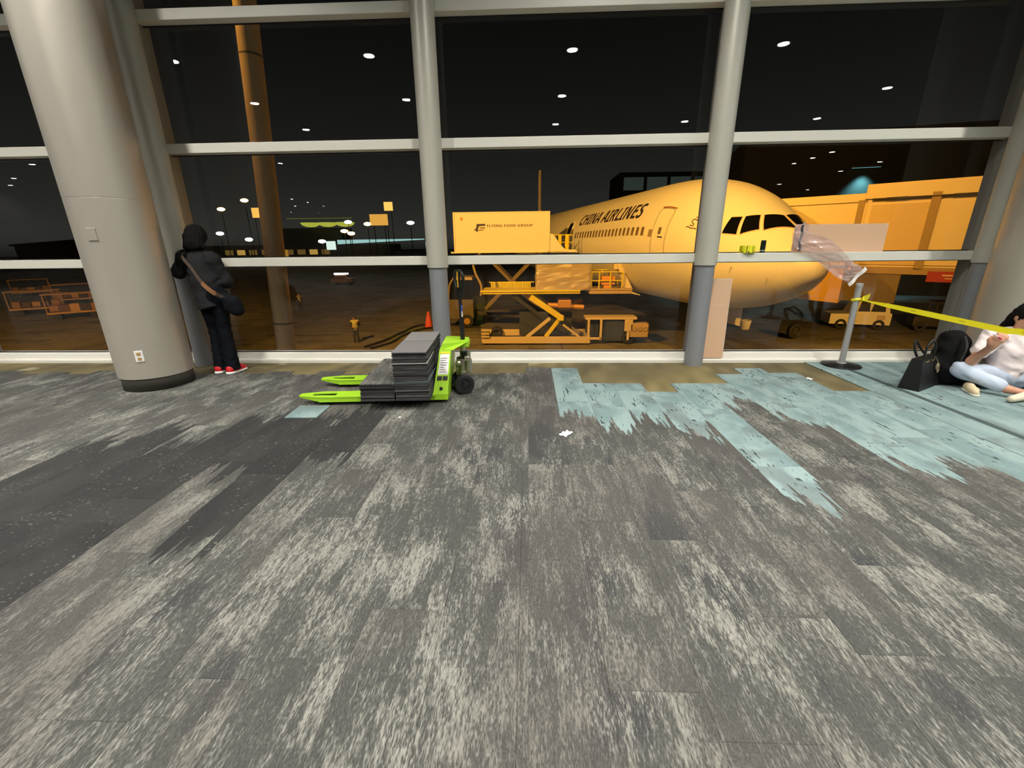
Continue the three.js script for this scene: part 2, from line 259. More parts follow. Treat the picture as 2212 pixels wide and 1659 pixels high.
// ---------------------------------------------------------------- pallet jack
{
  const j = thing('pallet_jack', 'lime green hand pallet jack carrying stacks of grey carpet planks', 'pallet jack', [-1.5, 0, 1.33], 0.07);
  for (const s of [1, -1]) { // forks
    const zc = s * 0.27, out = [[0.58, -0.08], [0.58, 0.08], [-0.52, 0.08], [-0.66, 0.045], [-0.72, 0.03], [-0.72, -0.03], [-0.66, -0.045], [-0.52, -0.08]];
    const slot = [[-0.6, -0.03], [-0.37, -0.045], [-0.37, 0.045], [-0.6, 0.03]];
    const g = [extr(out, 0.008, 0.003, [slot]).rotateX(PI / 2).translate(0, 0.088, zc)];
    for (const e of [-1, 1]) g.push(hexa([[-0.52, 0.035, zc + e * 0.08], [0.58, 0.035, zc + e * 0.08], [0.58, 0.035, zc + e * 0.073], [-0.52, 0.035, zc + e * 0.073]], [[-0.52, 0.084, zc + e * 0.08], [0.58, 0.084, zc + e * 0.08], [0.58, 0.084, zc + e * 0.073], [-0.52, 0.084, zc + e * 0.073]]),
      hexa([[-0.52, 0.04, zc + e * 0.08], [-0.72, 0.07, zc + e * 0.03], [-0.72, 0.07, zc + e * 0.024], [-0.52, 0.04, zc + e * 0.073]], [[-0.52, 0.084, zc + e * 0.08], [-0.72, 0.084, zc + e * 0.03], [-0.72, 0.084, zc + e * 0.024], [-0.52, 0.084, zc + e * 0.073]]));
    g.push(box(0.09, 0.03, 0.1, -0.34, 0.05, zc, 0.01));
    const f = mesh('fork', g, M.lime, j);
    mesh('roller_frame', [box(0.2, 0.012, 0.012, -0.48, 0.052, zc - 0.035, 0.002), box(0.2, 0.012, 0.012, -0.48, 0.052, zc + 0.035, 0.002), box(0.2, 0.006, 0.07, -0.48, 0.066, zc, 0)], M.darkPart, f);
    for (const x of [-0.52, -0.44]) mesh('load_roller', cyl(0.035, 0.035, 0.055, x, 0.035, zc, 24, 'z'), M.rubber, f);
  }
  const fr = mesh('frame', [
    hexa([[0.55, 0.036, 0.35], [0.705, 0.036, 0.35], [0.705, 0.036, -0.35], [0.55, 0.036, -0.35]], [[0.55, 0.095, 0.35], [0.705, 0.095, 0.35], [0.705, 0.095, -0.35], [0.55, 0.095, -0.35]]),
    hexa([[0.565, 0.09, 0.348], [0.705, 0.09, 0.348], [0.705, 0.09, -0.348], [0.565, 0.09, -0.348]], [[0.635, 0.5, 0.21], [0.745, 0.5, 0.21], [0.745, 0.5, -0.21], [0.635, 0.5, -0.21]]),
    hexa([[0.63, 0.49, 0.212], [0.76, 0.49, 0.212], [0.76, 0.49, -0.212], [0.63, 0.49, -0.212]], [[0.66, 0.548, 0.195], [0.9, 0.548, 0.1], [0.9, 0.548, -0.1], [0.66, 0.548, -0.195]]),
    box(0.2, 0.06, 0.2, 0.81, 0.515, 0, 0.015)], M.lime, j);
  { // stickers on the sloping cheek that faces the room
    const P = (u, y) => { const t = (y - 0.09) / 0.41, x0 = 0.565 + 0.07 * t, x1 = 0.705 + 0.04 * t; return [x0 + (x1 - x0) * u, y + 0.0008, 0.348 - 0.138 * t + 0.0025]; };
    const q = (u0, u1, y0, y1) => { const b = [P(u0, y0), P(u1, y0), P(u1, y1), P(u0, y1)], k = b.map((p) => [p[0], p[1] - 0.001, p[2] - 0.003]); return hexa(b.map((p) => p), k); };
    mesh('instruction_label', q(0.14, 0.9, 0.27, 0.455), M.labelWhite, fr);
    mesh('warning_strip', q(0.14, 0.9, 0.46, 0.476), M.yellow, fr);
    mesh('pictogram_label', q(0.12, 0.48, 0.215, 0.255), M.darkPart, fr); mesh('pictogram_label', q(0.54, 0.9, 0.215, 0.255), M.darkPart, fr);
    const lines = []; for (let i = 0; i < 7; i++) lines.push(q(0.22, 0.5 + 0.3 * rnd(), 0.29 + i * 0.021, 0.295 + i * 0.021));
    const tx = mesh('label_text', lines, M.darkPart, fr); tx.position.set(0, 0.0003, 0.001);
    mesh('handling_hole', hexa([P(0.4, 0.125), P(0.62, 0.13), P(0.62, 0.15), P(0.4, 0.16)].map((p) => [p[0], p[1], p[2] + 0.001]), [P(0.4, 0.125), P(0.62, 0.13), P(0.62, 0.15), P(0.4, 0.16)].map((p) => [p[0], p[1], p[2] - 0.004])), M.black, fr);
  }
  const pump = mesh('pump', [cyl(0.05, 0.055, 0.17, 0.84, 0.275, 0.0, 28), cyl(0.028, 0.028, 0.22, 0.84, 0.42, 0.0, 20), cyl(0.07, 0.07, 0.03, 0.84, 0.345, 0, 28), cyl(0.03, 0.034, 0.12, 0.9, 0.3, 0.07, 18), cyl(0.02, 0.02, 0.14, 0.9, 0.36, 0.07, 16), box(0.1, 0.06, 0.13, 0.86, 0.205, 0.0, 0.012), box(0.05, 0.05, 0.2, 0.88, 0.37, 0.0, 0.01), sph(0.03, 0.8, 0.33, 0.1), rod([0.78, 0.3, 0.09], [0.78, 0.2, 0.05], 0.012)], M.chrome, j);
  mesh('linkage', [bar([0.84, 0.19, 0], [0.72, 0.07, 0.0], 0.05, 0.03), rod([0.66, 0.07, 0.2], [0.66, 0.07, -0.2], 0.015), box(0.12, 0.03, 0.12, 0.83, 0.165, 0, 0.008)], M.darkPart, j);
  const ax = new THREE.Group(); ax.name = numbered('steering_axle'); ax.position.set(0.82, 0.1, 0); ax.rotation.y = 0.32; j.add(ax);
  mesh('axle', [cyl(0.014, 0.014, 0.2, 0, 0, 0, 14, 'z'), box(0.04, 0.07, 0.06, 0, 0.03, 0, 0.008)], M.steel, ax);
  for (const z of [0.085, -0.085]) mesh('steering_wheel', [lathe([[0.062, -0.024], [0.094, -0.026], [0.1, -0.018], [0.1, 0.018], [0.094, 0.026], [0.062, 0.024]], 36).rotateX(PI / 2).translate(0, 0, z), cyl(0.066, 0.066, 0.03, 0, 0, z, 28, 'z'), cyl(0.025, 0.025, 0.056, 0, 0, z, 18, 'z'), ...[0, 1, 2].map((i) => bar([Math.cos(i * PI / 1.5) * 0.02, Math.sin(i * PI / 1.5) * 0.02, z + 0.016], [Math.cos(i * PI / 1.5) * 0.066, Math.sin(i * PI / 1.5) * 0.066, z + 0.016], 0.014, 0.008))], M.rubber, ax);
  const h = new THREE.Group(); h.name = numbered('handle'); h.position.set(0.845, 0.4, 0.0); h.rotation.set(0, 0.55, 0.02); j.add(h);
  mesh('handle_shaft', [rod([0, -0.03, 0], [0.0, 0.36, 0], 0.022, 18), rod([0, 0.36, 0], [0, 0.62, 0], 0.017, 18), box(0.06, 0.07, 0.075, 0, 0.0, 0, 0.012), rod([0.03, 0, -0.05], [0.03, 0, 0.05], 0.014)], M.black, h);
  mesh('handle_loop', [tube([[0, 0.6, 0], [0, 0.645, 0.05], [0, 0.72, 0.088], [0, 0.785, 0.08], [0, 0.812, 0.04], [0, 0.816, 0], [0, 0.812, -0.04], [0, 0.785, -0.08], [0, 0.72, -0.088], [0, 0.645, -0.05]], 0.0155, 80, 12, true), box(0.026, 0.22, 0.04, 0, 0.7, 0, 0.01), hexa([[-0.014, 0.58, -0.03], [0.014, 0.58, -0.03], [0.014, 0.58, 0.03], [-0.014, 0.58, 0.03]], [[-0.014, 0.66, -0.05], [0.014, 0.66, -0.05], [0.014, 0.66, 0.05], [-0.014, 0.66, 0.05]])], M.black, h);
  mesh('lever_sticker', box(0.03, 0.15, 0.024, 0, 0.735, 0, 0.003), std(0xd8a818, 0.5), h);
  mesh('release_lever', box(0.012, 0.02, 0.05, 0.02, 0.74, 0.055, 0.004), M.steel, h); mesh('release_lever', box(0.012, 0.02, 0.05, 0.02, 0.77, -0.07, 0.004), M.steel, h);
  mesh('shaft_label', box(0.008, 0.055, 0.026, 0.0, 0.405, 0.0155, 0.001), std(0xe0dfe2, 0.5), h);
  mesh('shaft_label', box(0.008, 0.055, 0.026, 0.0, 0.462, 0.0155, 0.001), std(0x3a55c0, 0.5), h);
}
// ---------------------------------------------------------------- carpet planks stacked on the forks
{
  const pileMat = [0, 1, 2, 3].map((i) => new THREE.MeshStandardMaterial({ color: [0xb8b6b6, 0x808080, 0xb2aeaa, 0x6c6c6e][i], map: i === 3 ? MT.charcoal.map : MT.grey.map, roughness: 1 }));
  const back = [std(0x6f6c6b, 0.85), std(0x6c6b6a, 0.9), std(0xa3a5a2, 0.7), std(0x4a4a4b, 0.95)], edge = [std(0x3b3a3a, 1), std(0x2b2b2c, 1), std(0x4e4d4c, 1)];
  function piled(label, group, w, l, t, x, y, z, turn, top, rim, ragged) {
    const o = thing('carpet_plank', label, 'carpet tile', [x, y, z], turn, group);
    const g = new THREE.BoxGeometry(w, t * 0.45, l, 4, 1, 12).translate(0, t * 0.72, 0), p = g.attributes.position;
    for (let i = 0; i < p.count; i++) { if (Math.abs(p.getX(i)) > w / 2 - 0.001) p.setX(i, p.getX(i) * (1 + (vn(p.getZ(i) * 40 + x * 91, y * 300) - 0.5) * ragged)); if (Math.abs(p.getZ(i)) > l / 2 - 0.001) p.setZ(i, p.getZ(i) + (vn(p.getX(i) * 60, y * 300) - 0.5) * 0.006); }
    g.computeVertexNormals(); const u = g.attributes.uv; for (let i = 0; i < p.count; i++) u.setXY(i, (p.getX(i) + x) / GS, (p.getZ(i) + z) / GL);
    mesh('backing', g, top, o);
    mesh('pile_face', box(w - 0.004, t * 0.5, l - 0.004, 0, t * 0.25, 0, 0.001), rim, o);
    return o;
  }
  const yaw = 0.07, at = (x, z) => [-1.5 + x * Math.cos(yaw) + z * Math.sin(yaw), 1.33 - x * Math.sin(yaw) + z * Math.cos(yaw)];
  let y = 0.092; const t = 0.0172;
  for (let i = 0; i < 10; i++) { const [x, z] = at(0.085 + rr(-0.004, 0.004), 0.05 + rr(-0.012, 0.012)); piled(i === 9 ? 'full length carpet plank topping the low stack on the jack' : 'full length carpet plank inside the low stack on the jack', i === 9 ? null : 'carpet planks in the low stack', TW - 0.004, TL - 0.02, t - 0.0008, x, y, z, yaw + rr(-0.008, 0.008), i === 9 ? pileMat[0] : edge[i % 3], edge[i % 3], 0.01); y += t; }
  for (const [half, zc] of [['front', 0.287], ['back', -0.187]]) {
    y = 0.092; const n = 27;
    for (let i = 0; i < n; i++) {
      const low = i < 10, pale = half === 'front' && i === 20, mid = half === 'front' && i === 10;
      const [x, z] = at((low ? 0.408 : 0.405) + rr(-0.007, 0.005), zc + (i === n - 1 ? 0.004 : 0) + rr(-0.008, 0.006));
      const top = i === n - 1;
      const where = half === 'front' ? 'room-side half of the tall stack on the jack' : 'window-side half of the tall stack on the jack';
      piled(top ? 'smooth grey carpet tile topping the ' + where : pale ? 'carpet tile with pale backing inside the ' + where : mid ? 'teal-tinged carpet tile low inside the ' + where : 'dark carpet tile inside the ' + where, top || pale || mid ? null : 'carpet tiles in the tall stack, ' + half + ' half',
        TW - 0.004, 0.462, t - 0.0008, x, y, z, yaw + rr(-0.02, 0.02), top ? (half === 'front' ? back[0] : std(0x797674, 0.85)) : pale ? back[2] : mid ? std(0x59686a, 0.9) : edge[(i * 7) % 3], mid ? std(0x59686a, 0.9) : edge[(i * 5) % 3], 0.06);
      y += t * (0.98 + 0.03 * rnd());
    }
  }
}
// ---------------------------------------------------------------- stanchion and caution tape
{
  const make = (x, z, label) => {
    const s = thing('stanchion', label, 'stanchion', [x, 0.004, z]);
    mesh('base', lathe([[0, 0], [0.205, 0], [0.208, 0.008], [0.2, 0.016], [0.08, 0.03], [0.05, 0.034], [0, 0.034]], 48), M.black, s);
    mesh('base_collar', lathe([[0.036, 0.03], [0.052, 0.032], [0.05, 0.04], [0.036, 0.042]], 32), M.steel, s);
    mesh('pole', lathe([[0, 0.03], [0.033, 0.03], [0.033, 0.93], [0.031, 0.932], [0.031, 0.936], [0.036, 0.938], [0.036, 0.972], [0.03, 0.978], [0, 0.979]], 32), M.steel, s);
    return s;
  };
  make(3.8, 0.3, 'silver stanchion post on a round black base, yellow tape tied to it');
  const t = thing('caution_tape', 'yellow caution tape tied to the silver post and stretched past the seated person', 'tape', [3.8, 0.8, 0.3]);
  const a = V(0, 0.004, 0.036), b = V(0.47, -0.138, 1.37), c = V(1.02, 0.03, 2.9);
  const P = (s) => { const q = s < 0.5 ? a.clone().lerp(b, s * 2) : b.clone().lerp(c, (s - 0.5) * 2); const sm = a.clone().multiplyScalar((1 - s) * (1 - s)).add(b.clone().multiplyScalar(2 * s * (1 - s) * 1.12)).add(c.clone().multiplyScalar(s * s)); return s < 0.47 ? q : sm.lerp(q, 0.8); };
  const strap = grid(80, 2, (u, v) => { const p = P(u), w = 0.02 * sst(0, 0.1, u) + 0.007, tw = 0.9 * (1 - sst(0.0, 0.25, u)) + 0.25; const d = (v - 0.5) * 2 * w; return [p.x + d * Math.sin(tw) * 0.3, p.y + d * Math.cos(tw), p.z + d * Math.sin(tw) * 0.6]; });
  mesh('strip', strap, new THREE.MeshStandardMaterial({ roughness: 0.45, color: 0xf2e21e, map: print(2048, 32, (x, w, h) => { x.fillStyle = '#ffffff'; x.fillRect(0, 0, w, h); x.fillStyle = '#a39b24'; for (let i = 0; i < 13; i += 2) { for (let k = 0; k < 5; k++) x.fillRect(90 + i * 150 + k * 7, 13, 4, 6); } }) }), t);
  mesh('knot', [tube([[0.035, 0, 0], [0.024, 0.006, 0.026], [0, 0.0, 0.036], [-0.026, 0.0, 0.026], [-0.036, -0.01, 0], [-0.025, -0.005, -0.026], [0, 0, -0.036], [0.026, 0.004, -0.026]], 0.012, 48, 8, true).scale(1, 1.3, 1), grid(10, 4, (u, v) => [0.018 + u * 0.075 + v * 0.01, 0.005 + u * 0.028 + (v - 0.5) * 0.055 * (0.6 + u), 0.045 + Math.sin(u * 6 + v * 3) * 0.014])], std(0xe8dc2a, 0.45), t);
  make(4.82, 3.24, 'silver stanchion post holding the free end of the yellow tape');
}
// ---------------------------------------------------------------- things on and against the glazing bars
{
  const p = thing('cardboard_panel', 'long tan board lying on edge along the window bar, plastic bag over its end', 'cardboard', [3.1, T3, 0.05]);
  mesh('sheet', box(1.05, 0.31, 0.008, 0.525, 0.155, 0, 0.002), M.card, p);
  const q = thing('cardboard_panel', 'tall tan board leaning on the glass beside the grey post', 'cardboard', [2.31, 0.05, 0.112], 0); q.rotation.x = -0.035;
  const sq = mesh('sheet', box(0.29, 0.975, 0.009, 0, 0.4875, 0, 0.002), M.card, q);
  mesh('fold_line', [box(0.286, 0.003, 0.002, 0, 0.66, 0.005, 0), box(0.004, 0.97, 0.003, 0.142, 0.4875, 0.0045, 0)], M.cardEdge, sq);
  mesh('cut_edge', box(0.29, 0.006, 0.0095, 0, 0.976, 0, 0.001), M.cardEdge, sq);
  const b = thing('plastic_bag', 'clear crinkled plastic bag draped over the window bar and the tan board', 'bag', [3.05, T3, 0.14]);
  const path = new THREE.CatmullRomCurve3([V(0.07, 0.3, -0.04), V(0.1, 0.15, 0.0), V(0.3, 0.06, 0.02), V(0.48, -0.08, 0.035), V(0.63, -0.2, 0.05), V(0.75, -0.255, 0.06)]);
  const wide = (u) => 0.075 + 0.07 * sst(0, 0.3, u) - 0.02 * sst(0.5, 1, u);
  const film = (off) => grid(70, 26, (u, v) => { const c = path.getPoint(u), a = 0.5 + 0.35 * u, w = wide(u) * (v - 0.5) * 2, cr = (fbm(u * 9 + off * 7, v * 5) - 0.5) * 0.05 + (vn(u * 26, v * 13 + off * 9) - 0.5) * 0.018; return [c.x + w * Math.cos(a) * 0.8, c.y + w * Math.sin(a) * (1 - 0.1 * u), c.z + cr + off * 0.02 * Math.sin(v * PI)]; });
  const filmMat = new THREE.MeshPhysicalMaterial({ color: 0xf2e8e4, roughness: 0.12, transmission: 0.82, thickness: 0, ior: 1.5 });
  mesh('film', [film(1), film(-1)], filmMat, b);
  mesh('hem', grid(20, 2, (u, v) => { const c = path.getPoint(1), a = 0.86, w = 0.128 * (u - 0.5) * 2; return [c.x + w * Math.cos(a) * 0.9 + v * 0.03, c.y + w * Math.sin(a) - v * 0.035, c.z + 0.01 + 0.012 * Math.sin(u * 9)]; }), std(0xf1ece8, 0.5), b);
  mesh('gathered_end', grid(16, 20, (u, v) => [-0.0 + u * 0.14 + 0.012 * Math.sin(v * 9), 0.01 + v * 0.3, -0.025 + 0.03 * Math.sin(u * 9 + v * 5) * 0.6 + 0.02 * fbm(u * 6, v * 8)]), filmMat, b);
  mesh('dark_band', grid(3, 22, (u, v) => [0.062 + u * 0.028 + 0.01 * Math.sin(v * 11 + 1), 0.02 + v * 0.28, 0.012 + 0.01 * Math.sin(v * 8)]), std(0x2b3038, 0.5), b);
  const r = thing('tape_roll', 'roll of yellow and black caution tape lying on the window bar', 'tape roll', [2.575, T3, 0.085]);
  mesh('roll', lathe([[0.04, 0.0], [0.083, 0.0], [0.085, 0.004], [0.085, 0.078], [0.083, 0.082], [0.04, 0.082]], 40), new THREE.MeshStandardMaterial({ roughness: 0.5, map: print(512, 64, (x, w, h) => { x.fillStyle = '#e7e021'; x.fillRect(0, 0, w, h); x.fillStyle = '#3a3a10'; for (let i = 0; i < 8; i++) { x.fillRect(20 + i * 64, 18, 8, 26); x.fillRect(36 + i * 64, 18, 16, 7); x.fillRect(36 + i * 64, 36, 16, 8); } }) }), r);
  mesh('core', lathe([[0.036, 0.002], [0.041, 0.002], [0.041, 0.08], [0.036, 0.08]], 32), M.card, r);
  const c = thing('drink_can', 'slim dark green drink can on the window bar beside the tape roll', 'can', [2.75, T3, 0.085]);
  mesh('body', lathe([[0, 0], [0.022, 0.001], [0.028, 0.008], [0.028, 0.125], [0.024, 0.138], [0, 0.139]], 32), std(0x16271c, 0.35, 0.4), c);
  mesh('rim', lathe([[0.021, 0.137], [0.0245, 0.138], [0.0245, 0.142], [0.021, 0.142]], 32), M.steel, c);
  mesh('printed_band', lathe([[0.0284, 0.02], [0.0285, 0.021], [0.0285, 0.03], [0.0284, 0.031]], 32), std(0x9aa79c, 0.4), c);
}
// ---------------------------------------------------------------- scraps on the carpet
function scrap(x, z, s, label, y = 0) {
  const o = thing('paper_scrap', label, 'paper scrap', [x, y, z], rr(0, 3));
  mesh('crumpled_sheet', grid(10, 6, (u, v) => [(u - 0.5) * s * (0.7 + 0.5 * vn(v * 4, x * 9)), 0.003 + s * 0.22 * fbm(u * 5 + x * 7, v * 5 + z), (v - 0.5) * s * 0.6 * (0.6 + 0.8 * vn(u * 4 + 3, x * 5))]), M.paper, o);
}
scrap(0.3, 2.34, 0.1, 'largest white paper scrap, alone on the grey carpet');
scrap(3.085, 0.865, 0.075, 'crumpled white paper scrap on the teal carpet by the bare floor', 0);
scrap(-1.139, 2.0, 0.032, 'tiny white paper scrap on grey carpet below the pallet jack');
{
  const o = thing('carpet_offcut', 'small pale teal carpet offcut lying on the dark carpet', 'carpet tile', [-2.03, 0.001, 1.87], 0.03);
  mesh('square', plank(-0.145, 0.145, -0.15, 0.15, (x, z) => [x / 2 + 0.4, z / 2 + 0.3], 0.0075), MT.blue, o);
}
// ---------------------------------------------------------------- figures: smooth joined capsules, meshed with surface nets
function nets(f, lo, hi, c) {
  const n = [0, 1, 2].map((i) => Math.ceil((hi[i] - lo[i]) / c) + 1), [nx, ny, nz] = n, F = new Float32Array(nx * ny * nz), id = (i, j, k) => i + nx * (j + ny * k);
  for (let k = 0; k < nz; k++) for (let j = 0; j < ny; j++) for (let i = 0; i < nx; i++) F[id(i, j, k)] = f(lo[0] + i * c, lo[1] + j * c, lo[2] + k * c);
  const vid = new Int32Array(nx * ny * nz).fill(-1), pos = [], ix = [], E = [[0, 1], [0, 2], [0, 4], [1, 3], [1, 5], [2, 3], [2, 6], [3, 7], [4, 5], [4, 6], [5, 7], [6, 7]];
  for (let k = 0; k < nz - 1; k++) for (let j = 0; j < ny - 1; j++) for (let i = 0; i < nx - 1; i++) {
    const d = []; let m = 0; for (let q = 0; q < 8; q++) { d[q] = F[id(i + (q & 1), j + ((q >> 1) & 1), k + (q >> 2))]; if (d[q] < 0) m |= 1 << q; }
    if (m === 0 || m === 255) continue; let x = 0, y = 0, z = 0, s = 0;
    for (const [a, b] of E) if (d[a] < 0 !== d[b] < 0) { const t = d[a] / (d[a] - d[b]); x += (a & 1) + t * ((b & 1) - (a & 1)); y += ((a >> 1) & 1) + t * (((b >> 1) & 1) - ((a >> 1) & 1)); z += (a >> 2) + t * ((b >> 2) - (a >> 2)); s++; }
    vid[id(i, j, k)] = pos.length / 3; pos.push(lo[0] + (i + x / s) * c, lo[1] + (j + y / s) * c, lo[2] + (k + z / s) * c);
  }
  const quad = (a, b, d, e, flip) => { if (a < 0 || b < 0 || d < 0 || e < 0) return; if (flip) ix.push(a, d, b, a, e, d); else ix.push(a, b, d, a, d, e); };
  for (let k = 1; k < nz - 1; k++) for (let j = 1; j < ny - 1; j++) for (let i = 1; i < nx - 1; i++) {
    const a = F[id(i, j, k)] < 0;
    if (a !== F[id(i + 1, j, k)] < 0) quad(vid[id(i, j - 1, k - 1)], vid[id(i, j, k - 1)], vid[id(i, j, k)], vid[id(i, j - 1, k)], !a);
    if (a !== F[id(i, j + 1, k)] < 0) quad(vid[id(i - 1, j, k - 1)], vid[id(i - 1, j, k)], vid[id(i, j, k)], vid[id(i, j, k - 1)], !a);
    if (a !== F[id(i, j, k + 1)] < 0) quad(vid[id(i - 1, j - 1, k)], vid[id(i, j - 1, k)], vid[id(i, j, k)], vid[id(i - 1, j, k)], !a);
  }
  const g = new THREE.BufferGeometry(); g.setAttribute('position', new THREE.Float32BufferAttribute(pos, 3)); g.setIndex(ix); g.computeVertexNormals(); return g;
}
// bones: [a, b, ra, rb] or [centre, [rx, ry, rz]] for an ellipsoid
function field(bones, k, extra = 0) {
  const B = bones.map((b) => b.length === 2 ? { e: 1, c: b[0], r: b[1], m: Math.min(...b[1]) } : { a: b[0], d: [b[1][0] - b[0][0], b[1][1] - b[0][1], b[1][2] - b[0][2]], ra: b[2], rb: b[3] ?? b[2] });
  for (const b of B) if (!b.e) b.l = b.d[0] ** 2 + b.d[1] ** 2 + b.d[2] ** 2 + 1e-9;
  return (x, y, z) => { let r = 9; for (const b of B) { let d; if (b.e) { const u = Math.hypot((x - b.c[0]) / b.r[0], (y - b.c[1]) / b.r[1], (z - b.c[2]) / b.r[2]); d = (u - 1) * b.m; } else { const px = x - b.a[0], py = y - b.a[1], pz = z - b.a[2], t = Math.max(0, Math.min(1, (px * b.d[0] + py * b.d[1] + pz * b.d[2]) / b.l)); d = Math.hypot(px - b.d[0] * t, py - b.d[1] * t, pz - b.d[2] * t) - (b.ra + (b.rb - b.ra) * t); } const h = Math.max(k - Math.abs(r - d), 0) / k; r = Math.min(r, d) - h * h * k * 0.25; } return r - extra; };
}
function solid(bones, k, cell, mod) {
  const lo = [9, 9, 9], hi = [-9, -9, -9];
  for (const b of bones) { const pts = b.length === 2 ? [[b[0], Math.max(...b[1])]] : [[b[0], b[2]], [b[1], b[3] ?? b[2]]]; for (const [p, r] of pts) for (let i = 0; i < 3; i++) { lo[i] = Math.min(lo[i], p[i] - r - 0.04); hi[i] = Math.max(hi[i], p[i] + r + 0.04); } }
  const f = field(bones, k); return nets(mod ? (x, y, z) => mod(f(x, y, z), x, y, z) : f, lo, hi, cell);
}
const lerp3 = (a, b, t) => [a[0] + (b[0] - a[0]) * t, a[1] + (b[1] - a[1]) * t, a[2] + (b[2] - a[2]) * t];
// a hand: wrist w, pointing along d, palm normal n, thumb side s; curl 0 open .. 1 closed
function hand(w, d, n, s, curl, L = 0.175) {
  const D = V(...d).normalize(), N = V(...n).addScaledVector(D, -V(...n).dot(D)).normalize(), S = V().crossVectors(D, N).multiplyScalar(s), W = V(...w), at = (a, b, c) => W.clone().addScaledVector(D, a).addScaledVector(S, b).addScaledVector(N, c), A = (v) => [v.x, v.y, v.z], o = [];
  o.push([A(at(0, 0, 0)), A(at(0.03, 0.005, 0)), 0.024, 0.028], [A(at(0.03, 0.018, 0)), A(at(0.085, 0.026, 0)), 0.017, 0.014], [A(at(0.03, -0.012, 0)), A(at(0.08, -0.024, 0)), 0.017, 0.013], [A(at(0.03, 0.0, 0)), A(at(0.088, 0.002, 0)), 0.017, 0.014]);
  [[0.03, 0.9], [0.01, 1], [-0.011, 0.94], [-0.03, 0.76]].forEach(([b, q]) => { let p = at(0.086, b, 0), a = 0.15 + curl * 0.5; for (const [l, r] of [[0.042, 0.0088], [0.027, 0.008], [0.02, 0.0072]]) { const e = p.clone().addScaledVector(D, Math.cos(a) * l * q).addScaledVector(N, Math.sin(a) * l * q); o.push([A(p), A(e), r, r * 0.94]); p = e; a += 0.25 + curl * 0.75; } });
  let p = at(0.02, 0.026, 0.004), a = at(0.05, 0.05, 0.014), b = at(0.078, 0.05, 0.026 + curl * 0.012); o.push([A(p), A(a), 0.013, 0.011], [A(a), A(b), 0.0105, 0.009]); return o;
}
const SKIN = std(0xc08d73, 0.55), SKIN2 = std(0xb98268, 0.55), dull = (c) => new THREE.MeshPhysicalMaterial({ color: c, roughness: 0.85, specularIntensity: 0.35 }), HAIR = dull(0x0e0c0a), EYE = std(0x1a1210, 0.3), LIP = std(0x9a5a52, 0.5);
// face bones around a head centre c, looking along d
function headBones(c, d, s = 1) {
  const D = V(d[0], d[1], d[2]).normalize(), R = V().crossVectors(D, V(0, 1, 0)).normalize(), U = V().crossVectors(R, D), C = V(...c), at = (f, u, r) => { const q = C.clone().addScaledVector(D, f * s).addScaledVector(U, u * s).addScaledVector(R, r * s); return [q.x, q.y, q.z]; };
  return { at, bones: [[c, [0.077 * s, 0.105 * s, 0.09 * s]], [at(0.045, -0.06, 0), at(0.06, -0.085, 0), 0.045 * s, 0.032 * s], [at(0.085, 0.005, 0), at(0.108, -0.03, 0), 0.01 * s, 0.014 * s], [at(0.0, 0, 0.078), at(0.0, -0.03, 0.076), 0.014 * s, 0.01 * s], [at(0.0, 0, -0.078), at(0.0, -0.03, -0.076), 0.014 * s, 0.01 * s], [at(0.075, 0.03, 0.03), at(0.075, 0.03, -0.03), 0.014 * s, 0.014 * s]] };
}
function faceParts(g, at, s = 1) {
  for (const r of [0.032, -0.032]) { const e = mesh('eye', sph(0.0115 * s, ...at(0.078, 0.008, r)), EYE, g); }
  mesh('mouth', rod(at(0.094, -0.06, 0.02), at(0.094, -0.06, -0.02), 0.006 * s, 8), LIP, g);
}
